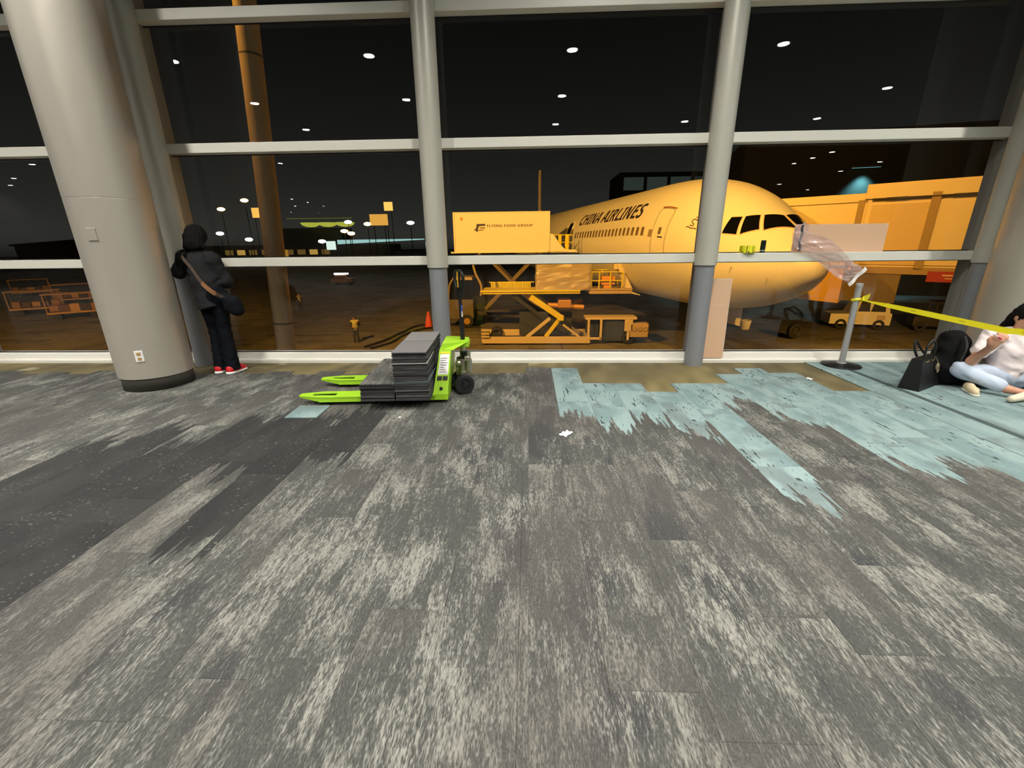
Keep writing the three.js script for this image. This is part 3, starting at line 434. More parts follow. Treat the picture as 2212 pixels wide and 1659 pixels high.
{ // the standing woman at the window, seen from behind
  const p = thing('person', 'standing person in black jacket and navy jeans leaning by the window, back turned', 'person', [-3.66, 0, 0.57]);
  const hd = headBones([-0.12, 1.555, -0.12], [-0.15, -0.35, -1]);
  const sL = [-0.265, 1.335, -0.07], eL = [-0.375, 1.19, -0.05], wL = [-0.42, 1.36, -0.27], sR = [0.03, 1.315, -0.07], eR = [0.11, 1.07, -0.13], wR = [-0.13, 1.18, -0.31];
  const hpL = [-0.085, 0.86, 0.0], hpR = [0.065, 0.86, 0.0], kL = [-0.085, 0.47, -0.03], kR = [0.055, 0.47, 0.0], aL = [-0.085, 0.09, 0.0], aR = [0.075, 0.09, 0.03];
  const trunk = [[[-0.03, 0.92, 0], [-0.065, 1.06, -0.02], 0.115, 0.11], [[-0.065, 1.06, -0.02], [-0.11, 1.25, -0.06], 0.115, 0.125], [sL, sR, 0.07, 0.068]];
  const body = mesh('body', solid([...hd.bones, [[-0.115, 1.36, -0.08], [-0.12, 1.5, -0.11], 0.055, 0.05], ...trunk, [sL, eL, 0.048, 0.04], [eL, wL, 0.04, 0.027], [sR, eR, 0.048, 0.04], [eR, wR, 0.04, 0.027], [hpL, kL, 0.078, 0.054], [kL, aL, 0.052, 0.035], [hpR, kR, 0.078, 0.054], [kR, aR, 0.052, 0.035], ...hand(wL, [-0.15, 0.25, -1], [0, -1, 0.2], 1, 0.25), ...hand(wR, [-0.2, 0.5, -1], [0, -1, 0], -1, 0.3)], 0.03, 0.009), SKIN2, p);
  faceParts(p, hd.at);
  const wr = (d, x, y, z) => d + (vn(x * 22 + y * 9, y * 26 + z * 13) - 0.5) * 0.012;
  mesh('jacket', solid([[[-0.03, 0.8, 0.005], [-0.065, 1.06, -0.02], 0.155, 0.132], [[-0.065, 1.06, -0.02], [-0.11, 1.24, -0.055], 0.138, 0.142], [sL, sR, 0.093, 0.09], [sL, eL, 0.085, 0.07], [eL, lerp3(eL, wL, 0.9), 0.068, 0.05], [sR, eR, 0.082, 0.068], [eR, lerp3(eR, wR, 0.9), 0.066, 0.05], [[-0.115, 1.38, -0.075], [-0.118, 1.43, -0.09], 0.078, 0.07]], 0.045, 0.011, (d, x, y, z) => Math.max(wr(d, x, y, z), 0.79 - y + 0.015 * Math.sin(x * 20))), dull(0x232325), p);
  mesh('trousers', solid([[[-0.06, 0.9, 0], [0.04, 0.9, 0], 0.13, 0.13], [hpL, kL, 0.09, 0.066], [kL, [-0.085, 0.05, 0.01], 0.064, 0.074], [hpR, kR, 0.09, 0.066], [kR, [0.08, 0.05, 0.03], 0.064, 0.08]], 0.03, 0.011, (d, x, y, z) => Math.max(wr(d, x, y, z), 0.045 - y)), dull(0x070a12), p);
  mesh('hair', solid([[hd.at(-0.02, 0.025, 0), [0.105, 0.118, 0.112]], [hd.at(-0.06, -0.03, 0.035), hd.at(-0.07, -0.1, 0.045), 0.07, 0.05], [hd.at(-0.06, -0.03, -0.035), hd.at(-0.07, -0.105, -0.045), 0.07, 0.05], [hd.at(-0.05, -0.1, 0.08), hd.at(-0.06, -0.125, 0.1), 0.03, 0.012], [hd.at(-0.05, -0.1, -0.08), hd.at(-0.05, -0.125, -0.105), 0.03, 0.012], [hd.at(-0.09, -0.1, 0), hd.at(-0.09, -0.14, 0.01), 0.045, 0.02]], 0.03, 0.008, (d, x, y, z) => d + (vn(x * 130, y * 22 + z * 110) - 0.5) * 0.016 - 0.012 * sst(1.5, 1.44, y) * vn(x * 60, z * 60)), HAIR, p);
  for (const [a, toe] of [[aL, [-0.11, -0.19]], [aR, [0.125, -0.13]]]) {
    const sh = mesh('shoe', solid([[[a[0], 0.05, a[2] + 0.05], [a[0] + (toe[0] - a[0]) * 0.6, 0.045, a[2] + toe[1] * 0.6], 0.045, 0.04], [[a[0], 0.075, a[2] + 0.04], [a[0], 0.1, a[2]], 0.042, 0.045], [[a[0] + (toe[0] - a[0]) * 0.6, 0.045, a[2] + toe[1] * 0.6], [toe[0], 0.035, a[2] + toe[1]], 0.042, 0.03]], 0.03, 0.008, (d, x, y) => Math.max(d, 0.022 - y)), std(0xd02028, 0.5), p);
    mesh('sole', solid([[[a[0], 0.016, a[2] + 0.055], [a[0] + (toe[0] - a[0]) * 0.6, 0.016, a[2] + toe[1] * 0.6], 0.05, 0.046], [[a[0] + (toe[0] - a[0]) * 0.6, 0.016, a[2] + toe[1] * 0.6], [toe[0], 0.016, a[2] + toe[1]], 0.046, 0.033]], 0.02, 0.008, (d, x, y) => Math.max(d, y - 0.03, 0.001 - y)), std(0xe9e6e2, 0.5), sh);
  }
  const b = thing('shoulder_bag', 'dark crossbody bag hanging at the hip of the standing person', 'bag', [-3.43, 0.82, 0.6], 0.4);
  mesh('pouch', solid([[[-0.06, 0.08, 0], [0.03, 0.03, 0.02], 0.06, 0.06], [[0.03, 0.03, 0.02], [0.06, -0.06, 0.02], 0.065, 0.06], [[-0.03, -0.03, 0.0], [0.03, -0.06, 0.02], 0.06, 0.06]], 0.05, 0.01), dull(0x0d0f15), b);
  const sp = new THREE.CatmullRomCurve3([V(-3.88, 1.37, 0.6), V(-3.86, 1.4, 0.56), V(-3.84, 1.37, 0.66), V(-3.74, 1.24, 0.69), V(-3.62, 1.08, 0.735), V(-3.53, 0.98, 0.725), V(-3.45, 0.9, 0.66)]).getPoints(60);
  const st = grid(60, 2, (u, v) => { const q = sp[Math.round(u * 60)]; return [q.x + (v - 0.5) * 0.024, q.y + (v - 0.5) * 0.034, q.z + 0.006]; }); st.translate(3.43, -0.82, -0.6);
  const sm = mesh('strap', st, std(0x5a4a40, 0.6), b); sm.rotation.y = -0.4;
  const pad = mesh('strap_pad', grid(14, 2, (u, v) => { const q = sp[Math.round(40 + u * 13)]; return [q.x + (v - 0.5) * 0.03 + 3.43, q.y + (v - 0.5) * 0.042 - 0.82, q.z + 0.011 - 0.6]; }), std(0x9a6a48, 0.6), b); pad.rotation.y = -0.4;
}
{ // the seated woman against the far column
  const O = [4.72, 0, 1.2], L = (x, y, z) => [x - 4.8, y, z - O[2]];
  const p = thing('person', 'person in white shirt and pale jeans sitting cross-legged on the teal carpet', 'person', O);
  const look = [-0.35, -0.55, 0.9], hd = headBones(L(4.86, 0.735, 1.2), look);
  const pel = L(4.88, 0.12, 1.1), ch = L(4.87, 0.42, 1.13), nk = L(4.86, 0.58, 1.15);
  const sR = L(4.69, 0.53, 1.12), eR = L(4.47, 0.3, 1.2), wR = L(4.44, 0.48, 1.36), sL = L(5.05, 0.53, 1.14), eL = L(5.1, 0.27, 1.25), wL = L(4.97, 0.3, 1.42);
  const hR = L(4.8, 0.12, 1.14), kR = L(4.44, 0.2, 1.16), aR = L(4.66, 0.08, 1.42), hL = L(4.96, 0.12, 1.14), kL = L(5.28, 0.19, 1.28), aL = L(4.86, 0.09, 1.5);
  const fR = L(4.8, 0.055, 1.5), fL = L(4.7, 0.06, 1.55);
  mesh('body', solid([...hd.bones, [ch, nk, 0.06, 0.05], [nk, L(4.86, 0.68, 1.19), 0.05, 0.048], [pel, ch, 0.13, 0.13], [sR, sL, 0.06, 0.06], [sR, eR, 0.048, 0.04], [eR, wR, 0.04, 0.027], [sL, eL, 0.048, 0.04], [eL, wL, 0.04, 0.027], [hR, kR, 0.078, 0.055], [kR, aR, 0.053, 0.034], [hL, kL, 0.078, 0.055], [kL, aL, 0.053, 0.034], [aR, fR, 0.036, 0.03], [fR, L(4.92, 0.045, 1.55), 0.032, 0.022], [aL, fL, 0.036, 0.03], [fL, L(4.56, 0.045, 1.57), 0.032, 0.022], ...hand(wR, [0.1, 0.5, 0.2], [0.6, 0.1, -0.6], 1, 0.75), ...hand(wL, [-0.35, 0.25, 0.2], [0, 0.5, 0.8], 1, 0.55)], 0.028, 0.008), SKIN, p);
  faceParts(p, hd.at);
  const wr = (d, x, y, z) => d + (vn(x * 20 + y * 9, y * 24 + z * 16) - 0.5) * 0.018;
  mesh('shirt', solid([[pel, ch, 0.165, 0.155], [ch, L(4.865, 0.5, 1.14), 0.15, 0.12], [sR, sL, 0.088, 0.088], [sR, lerp3(sR, eR, 0.55), 0.085, 0.075], [sL, lerp3(sL, eL, 0.55), 0.085, 0.075]], 0.05, 0.01, (d, x, y, z) => Math.max(wr(d, x, y, z), 0.13 - y, 0.06 - Math.hypot(x - nk[0], y - 0.64, z - nk[2] - 0.02))), std(0xe6d9d8, 0.8), p);
  mesh('jeans', solid([[hR, hL, 0.13, 0.13], [hR, kR, 0.108, 0.078], [kR, lerp3(kR, aR, 0.82), 0.078, 0.06], [hL, kL, 0.108, 0.078], [kL, lerp3(kL, aL, 0.82), 0.078, 0.06]], 0.035, 0.01, (d, x, y, z) => Math.max(wr(d, x, y, z), 0.004 - y)), std(0xb4c0d2, 0.85), p);
  mesh('hair', solid([[hd.at(-0.02, 0.03, 0), [0.093, 0.108, 0.103]], [hd.at(-0.07, -0.02, 0.03), hd.at(-0.1, -0.22, 0.05), 0.06, 0.04], [hd.at(-0.07, -0.02, -0.03), hd.at(-0.1, -0.22, -0.05), 0.06, 0.04]], 0.03, 0.008, (d, x, y, z) => Math.max(d + (vn(x * 80, y * 16 + z * 50) - 0.5) * 0.014, -(Math.hypot(x - hd.at(0.12, -0.03, 0)[0], y - hd.at(0.12, -0.03, 0)[1], z - hd.at(0.12, -0.03, 0)[2]) - 0.098))), HAIR, p);
  for (const [a, b] of [[fR, L(4.93, 0.04, 1.56)], [fL, L(4.54, 0.04, 1.585)]]) mesh('sock', solid([[a, b, 0.04, 0.03]], 0.02, 0.008), std(0xcfc2ac, 0.8), p);
  const ph = thing('phone', 'dark phone in a brown case held in the lap of the seated person', 'phone', [4.82, 0.335, 1.51], 0); ph.rotation.set(-0.7, -0.5, 0.2);
  mesh('case', box(0.078, 0.155, 0.009, 0, 0, 0, 0.004, 3), std(0x6b3f34, 0.5), ph); mesh('screen', box(0.07, 0.145, 0.002, 0, 0, -0.005, 0.001), std(0x0a0a0c, 0.1), ph);
  const pen = thing('pen', 'red pen held upright by the seated person', 'pen', [4.36, 0.575, 1.41]); pen.rotation.set(0.1, 0, 1.1);
  mesh('barrel', lathe([[0, -0.06], [0.004, -0.05], [0.006, -0.03], [0.006, 0.07], [0.004, 0.08], [0, 0.08]], 14), std(0xd02a48, 0.4), pen); mesh('cap', lathe([[0.0065, 0.03], [0.0075, 0.032], [0.007, 0.084], [0, 0.086]], 14), std(0xe6c8cc, 0.4), pen);
  const shoe = thing('sneaker', 'beige sneaker set on the teal carpet beside the seated person', 'shoe', [4.37, 0.003, 1.3], 2.7); shoe.scale.setScalar(0.85);
  mesh('upper', solid([[[0, 0.045, 0.08], [0, 0.045, -0.06], 0.042, 0.044], [[0, 0.04, -0.06], [0, 0.035, -0.13], 0.042, 0.03], [[0, 0.07, 0.08], [0, 0.075, 0.03], 0.036, 0.034]], 0.03, 0.008, (d, x, y, z) => Math.max(d, 0.018 - y, 0.03 - Math.hypot(x, y - 0.125, z - 0.06))), std(0xc9b592, 0.8), shoe);
  mesh('sole', solid([[[0, 0.014, 0.085], [0, 0.014, -0.13], 0.046, 0.036]], 0.02, 0.008, (d, x, y) => Math.max(d, y - 0.024, 0.001 - y)), std(0xe4ddd0, 0.7), shoe);
}
{ // bags on the floor
  const b = thing('backpack', 'large soft black backpack leaning by the seated person', 'backpack', [4.42, 0.0, 0.95], 0.5);
  mesh('body', solid([[[-0.06, 0.13, 0], [0.08, 0.13, 0.02], 0.14, 0.14], [[-0.02, 0.15, 0], [0.1, 0.42, -0.05], 0.15, 0.12], [[0.02, 0.3, 0], [0.2, 0.4, -0.06], 0.13, 0.11]], 0.08, 0.014, (d, x, y, z) => Math.max(d + (vn(x * 14 + z * 9, y * 16) - 0.5) * 0.03, 0.004 - y)), dull(0x080809), b);
  mesh('pocket', solid([[[-0.05, 0.1, 0.13], [0.08, 0.1, 0.14], 0.07, 0.07]], 0.05, 0.012, (d, x, y, z) => Math.max(d + (vn(x * 18, y * 18) - 0.5) * 0.02, 0.006 - y)), dull(0x0b0b0d), b);
  mesh('strap', [tube([[0.0, 0.5, 0.06], [-0.12, 0.42, 0.13], [-0.17, 0.22, 0.13], [-0.1, 0.06, 0.12]], 0.014, 30, 8)], std(0x141416, 0.7), b);
  const h = thing('handbag', 'black leather handbag with gold clasps on the teal carpet', 'handbag', [4.03, 0.003, 1.1], 0.55);
  mesh('body', hexa([[-0.17, 0.0, 0.07], [0.17, 0, 0.07], [0.17, 0, -0.07], [-0.17, 0, -0.07]], [[-0.155, 0.25, 0.035], [0.155, 0.25, 0.035], [0.155, 0.25, -0.035], [-0.155, 0.25, -0.035]]), std(0x080809, 0.5), h);
  mesh('side_panel', [hexa([[0.165, 0.0, 0.08], [0.19, 0, 0.08], [0.19, 0, -0.08], [0.165, 0, -0.08]], [[0.15, 0.24, 0.038], [0.17, 0.23, 0.038], [0.17, 0.23, -0.038], [0.15, 0.24, -0.038]])], std(0x151516, 0.4), h);
  mesh('strap', [tube([[-0.1, 0.265, 0.02], [-0.11, 0.36, 0.025], [-0.06, 0.4, 0.03], [0.03, 0.34, 0.035], [0.06, 0.265, 0.025]], 0.009, 40, 8), tube([[-0.1, 0.265, -0.025], [-0.14, 0.33, -0.04], [-0.13, 0.39, -0.05], [-0.02, 0.33, -0.05], [0.06, 0.265, -0.03]], 0.009, 40, 8)], std(0x101011, 0.4), h);
  for (const [x, y] of [[-0.07, 0.238], [0.04, 0.238]]) mesh('clasp', [tube([[x - 0.035, y, 0.036], [x, y - 0.014, 0.04], [x + 0.035, y - 0.004, 0.036]], 0.004, 16, 6)], std(0xc9b37a, 0.25, 0.9), h);
  h.scale.set(1.25, 1.25, 1.25);
  mesh('charm', [sph(0.024, 0.1, 0.17, 0.06, 1, 1.3, 0.5), tube([[0.1, 0.2, 0.055], [0.09, 0.23, 0.05], [0.06, 0.25, 0.04]], 0.003, 14, 6), sph(0.016, 0.115, 0.135, 0.065, 1, 1.2, 0.5)], std(0x9c9070, 0.4, 0.5), h);
}
// ---------------------------------------------------------------- the apron outside
const G = -4.5;
{
  const a = mesh('apron_ground', new THREE.PlaneGeometry(900, 700, 1, 1).rotateX(-PI / 2).translate(0, G, -350), new THREE.MeshStandardMaterial({ roughness: 0.9, map: (() => { const t = paint(1024, 1024, (i, j) => { const x = i / 1024 * 40, z = j / 1024 * 40; let c = 104 + (fbm(x * 0.5, z * 0.5) - 0.5) * 46 + (vn(x * 6, z * 6) - 0.5) * 16; c -= 26 * sst(0.62, 0.75, fbm(x * 0.35 + 50, z * 1.3)); const jx = Math.abs(((x + 3) % 10) - 5), jz = Math.abs((z % 10) - 5); if (jx < 0.06 || jz < 0.06) c *= 0.72; return [c, c * 0.97, c * 0.92]; }); return t; })() }));
  a.userData.kind = 'structure'; const u = a.geometry.attributes.uv, p = a.geometry.attributes.position; for (let i = 0; i < p.count; i++) u.setXY(i, p.getX(i) / 40, p.getZ(i) / 40);
}
// amber floodlights on the terminal roof, above and out of the picture
function flood(x, y, z, tx, ty, tz, I, ang, label) {
  const f = thing('floodlight', label, 'floodlight', [x, y, z]);
  f.lookAt(tx, ty, tz);
  mesh('housing', [box(0.6, 0.45, 0.25, 0, 0, -0.14, 0.03), box(0.66, 0.5, 0.03, 0, 0, -0.01, 0.01)], M.darkPart, f);
  mesh('lamp_face', box(0.54, 0.39, 0.01, 0, 0, 0.008, 0.004), glow(AMBER, 20, 0x886633), f);
  mesh('yoke', [box(0.04, 0.5, 0.06, -0.36, -0.15, -0.12, 0.005), box(0.04, 0.5, 0.06, 0.36, -0.15, -0.12, 0.005), box(0.76, 0.05, 0.06, 0, -0.4, -0.12, 0.005)], M.darkPart, f);
  const l = new THREE.SpotLight(new THREE.Color().setRGB(...AMBER), I, 0, ang, 0.6, 2); l.name = 'floodlight_beam'; l.castShadow = true; l.shadow.radius = 14; const d = V(tx - x, ty - y, tz - z).normalize(); l.position.set(x, y, z).addScaledVector(d, 0.05); l.target.position.set(tx, ty, tz); scene.add(l, l.target);
}
flood(-13, 11.5, -1.2, 0, 0, -28, FLOOD * 1.1, 0.85, 'amber floodlight on the terminal roof, aimed at the loading trucks');
flood(4, 11.5, -1.2, 11, 0.5, -18, FLOOD * 0.42, 0.85, 'amber floodlight on the terminal roof, aimed at the aircraft nose');
flood(-18, 11.5, -1.2, -45, -4, -38, FLOOD * 0.9, 0.6, 'amber floodlight on the terminal roof, aimed at the baggage carts');
{ const roof = structure('roof'); mesh('roof_slab', box(XR - XL, 0.5, ZB + 1.4, (XR + XL) / 2, CEIL + 0.56, ZB / 2 - 0.5, 0), M.concrete, roof); for (const x of [-18, -13, 4]) mesh('mast_post', [box(0.14, 5.4, 0.14, x, CEIL + 3.2, -0.75, 0.01), box(0.12, 0.12, 0.6, x, 11.05, -1.0, 0.01)], M.darkPart, roof); }

// ---------------------------------------------------------------- the airliner, nose towards the windows
{
  const p = thing('airliner', 'white passenger airliner parked nose-in, lit amber by the apron lights', 'airplane', [10.55, G, -10.81], 0.216);
  const YC = 1.417 - G, prof = [[0, -0.95, -0.95, 0], [0.03, -0.75, -1.15, 0.2], [0.1, -0.6, -1.3, 0.34], [0.3, -0.38, -1.5, 0.58], [1, 0.2, -2.0, 1.15], [2, 0.85, -2.42, 1.72], [3, 1.5, -2.7, 2.12], [4, 2.1, -2.88, 2.45], [5.5, 2.65, -3.03, 2.78], [7.5, 3.0, -3.1, 3.0], [9.5, 3.1, -3.1, 3.1], [12, 3.1, -3.1, 3.1], [40, 3.1, -3.1, 3.1], [48, 3.05, -2.3, 2.7], [56, 2.9, -0.6, 1.7], [62, 2.5, 1.2, 0.5]];
  const cub = (t, c) => { let i = 0; while (i < prof.length - 2 && prof[i + 1][0] < t) i++; const a = prof[Math.max(0, i - 1)], b = prof[i], d = prof[i + 1], e = prof[Math.min(prof.length - 1, i + 2)]; const w = (t - b[0]) / (d[0] - b[0]), h = d[0] - b[0], m0 = i ? (d[c] - a[c]) / (d[0] - a[0]) : (d[c] - b[c]) / h, m1 = (e[c] - b[c]) / (e[0] - b[0]); if (t < 0.35) return b[c] + (d[c] - b[c]) * w; const w2 = w * w, w3 = w2 * w; return (2 * w3 - 3 * w2 + 1) * b[c] + (w3 - 2 * w2 + w) * h * m0 + (-2 * w3 + 3 * w2) * d[c] + (w3 - w2) * h * m1; };
  const S = (t, ph, off = 0) => { const tp = cub(t, 1), bt = cub(t, 2), hw = cub(t, 3); return [(hw + off) * Math.cos(ph), YC + (tp + bt) / 2 + ((tp - bt) / 2 + off) * Math.sin(ph), -t - (t < 0.05 ? -off : 0)]; };
  const ts = []; for (let i = 0; i <= 60; i++) ts.push(12 * (i / 60) ** 2); for (let t = 14; t <= 62; t += 2) ts.push(t);
  const skin = std(0xdcd8d0, 0.38), seam = std(0x8f8a80, 0.6), dark = std(0x0b0d10, 0.15), frameM = std(0xc9b090, 0.5);
  mesh('fuselage', grid(96, ts.length - 1, (u, v) => S(ts[Math.round(v * (ts.length - 1))], -u * 2 * PI)), skin, p);
  const D = PI / 180, patch = (t0, t1, p0, p1, off, n = 4, m = 4) => grid(n, m, (u, v) => S(t0 + (t1 - t0) * u, (p0 + (p1 - p0) * v) * D, off));
  const quadPatch = (q, off, n = 5) => grid(n, n, (u, v) => { const a = [q[0][0] + (q[1][0] - q[0][0]) * u, q[0][1] + (q[1][1] - q[0][1]) * u], b = [q[3][0] + (q[2][0] - q[3][0]) * u, q[3][1] + (q[2][1] - q[3][1]) * u]; return S(a[0] + (b[0] - a[0]) * v, (a[1] + (b[1] - a[1]) * v) * D, off); });
  // cockpit glazing: pairs on both sides of the nose
  const panes = [[[3.16, 154.5], [2.62, 149.5], [2.9, 129.5], [3.22, 136]], [[2.5, 147.5], [2.06, 131.5], [2.52, 115], [2.82, 127]], [[1.92, 129], [1.42, 93], [2.2, 92], [2.44, 111.5]]];
  for (const side of [1, -1]) for (const q0 of panes) {
    const q = q0.map(([t, a]) => [t, side > 0 ? a : 180 - a]), c = [0, 1].map((i) => q.reduce((s, e) => s + e[i], 0) / 4), big = q.map((e) => [c[0] + (e[0] - c[0]) * 1.09, c[1] + (e[1] - c[1]) * 1.09]);
    const f = mesh('windscreen_frame', quadPatch(big, 0.012), frameM, p); mesh('windscreen_pane', quadPatch(q, 0.024), dark, f);
  }
  // passenger door with seams, window and handle
  const line = (pts, r, off = 0.004) => tube(pts.map(([t, a]) => S(t, a * D, off)), r, pts.length * 4, 6);
  const dd = mesh('cabin_door', patch(6.2, 7.22, 187, 147.5, 0.018, 6, 14), skin, p);
  mesh('door_seam', [line([[6.14, 188], [6.14, 175], [6.14, 160], [6.16, 148], [6.3, 146.3], [6.7, 146], [7.1, 146.3], [7.26, 148], [7.28, 160], [7.28, 175], [7.28, 188]], 0.018, 0.008)], seam, dd);
  mesh('door_header', [line([[6.1, 145.4], [6.7, 144.6], [7.2, 145.4]], 0.03, 0.02)], std(0x9a5a2a, 0.6), dd);
  mesh('door_window', patch(6.55, 6.78, 170, 164, 0.026), std(0x6a6258, 0.3), dd); mesh('door_handle', patch(6.35, 6.75, 173, 172, 0.03), dark, dd);
  mesh('door_placard', patch(7.3, 7.62, 173, 166.5, 0.014), std(0x8a7c68, 0.6), p);
  for (let i = 0; i < 26; i++) { const t = 8.1 + i * 0.533; if (t > 19 && t < 20.4) continue; mesh('cabin_window', patch(t, t + 0.26, 172.3, 164.5, 0.012, 2, 3), std(0x6b5a46, 0.3), p); }
  { const t = 20.2; const d2 = mesh('open_doorway', patch(t, t + 1.1, 183, 150, 0.02, 4, 8), dark, p); mesh('door_frame', [line([[t, 183], [t, 165], [t, 150], [t + 1.1, 150], [t + 1.1, 165], [t + 1.1, 183]], 0.05, 0.03)], skin, d2); }
  // lettering along the crown
  const letters = (txt, w, h, font, draw) => print(w, h, (x) => { x.clearRect(0, 0, w, h); draw ? draw(x, w, h) : (x.fillStyle = '#2e2a44', x.font = font, x.textBaseline = 'middle', x.textAlign = 'center', x.fillText(txt, w / 2, h / 2)); });
  const lm = (map) => new THREE.MeshStandardMaterial({ map, transparent: true, alphaTest: 0.5, roughness: 0.5 });
  const title = letters('', 2048, 220, '', (x, w, h) => { x.fillStyle = '#2e2a44'; x.font = 'bold 205px sans-serif'; x.textBaseline = 'middle'; x.textAlign = 'left'; const s = 'CHINA AIRLINES', m = x.measureText(s).width; x.setTransform((w - 70) / m, 0, -0.16, 1, 40, h / 2 + 8); x.fillText(s, 0, 0); });
  mesh('lettering', grid(80, 10, (u, v) => S(19.2 + (8.75 - 19.2) * u, (158.5 + (135.5 - 158.5) * v) * D, 0.016)), lm(title), p);
  const mark = letters('', 256, 256, '', (x) => { x.strokeStyle = '#4a2c2a'; x.lineWidth = 13; x.lineCap = 'round'; x.beginPath(); x.moveTo(150, 40); x.lineTo(215, 30); x.moveTo(205, 85); x.bezierCurveTo(120, 40, 90, 120, 140, 135); x.bezierCurveTo(190, 150, 160, 190, 110, 170); x.moveTo(60, 215); x.bezierCurveTo(90, 170, 130, 240, 170, 200); x.moveTo(190, 205); x.lineTo(228, 200); x.stroke(); });
  mesh('nose_emblem', grid(6, 6, (u, v) => S(5.15 - 0.85 * u, (163 - 16 * v) * D, 0.014)), lm(mark), p);
  mesh('probe', [rod(S(2.4, 186 * D, 0.0), S(2.3, 187 * D, 0.16), 0.02, 8), rod(S(1.2, 200 * D, 0), S(1.1, 202 * D, 0.14), 0.015, 8)], M.steel, p);
  mesh('belly_hatch', [line([[9.5, 222], [9.5, 200], [12.2, 200], [12.2, 222]], 0.02, 0.006)], seam, p);
  const ng = new THREE.Group(); ng.name = numbered('nose_gear'); ng.position.set(0, 0, -5.9); p.add(ng);
  mesh('strut', [rod([0, 0.45, 0], [0, 3.1, -0.1], 0.12, 16), rod([0, 1.2, 0], [0, 2.9, 1.2], 0.06, 12), rod([-0.4, 0.5, 0], [0.4, 0.5, 0], 0.07, 12), box(0.3, 0.3, 0.3, 0, 1.2, 0, 0.04)], std(0xb5b0a6, 0.4, 0.4), ng);
  for (const x of [-0.3, 0.3]) mesh('nose_wheel', [lathe([[0.25, -0.14], [0.48, -0.16], [0.53, -0.1], [0.53, 0.1], [0.48, 0.16], [0.25, 0.14]], 36).rotateZ(PI / 2).translate(x, 0.53, 0), cyl(0.27, 0.27, 0.18, x, 0.53, 0, 24, 'x')], M.rubber, ng);
  for (const x of [-0.5, 0.5]) mesh('gear_door', box(0.04, 0.9, 1.6, x, 2.55, 0.7, 0.015), skin, ng);
}
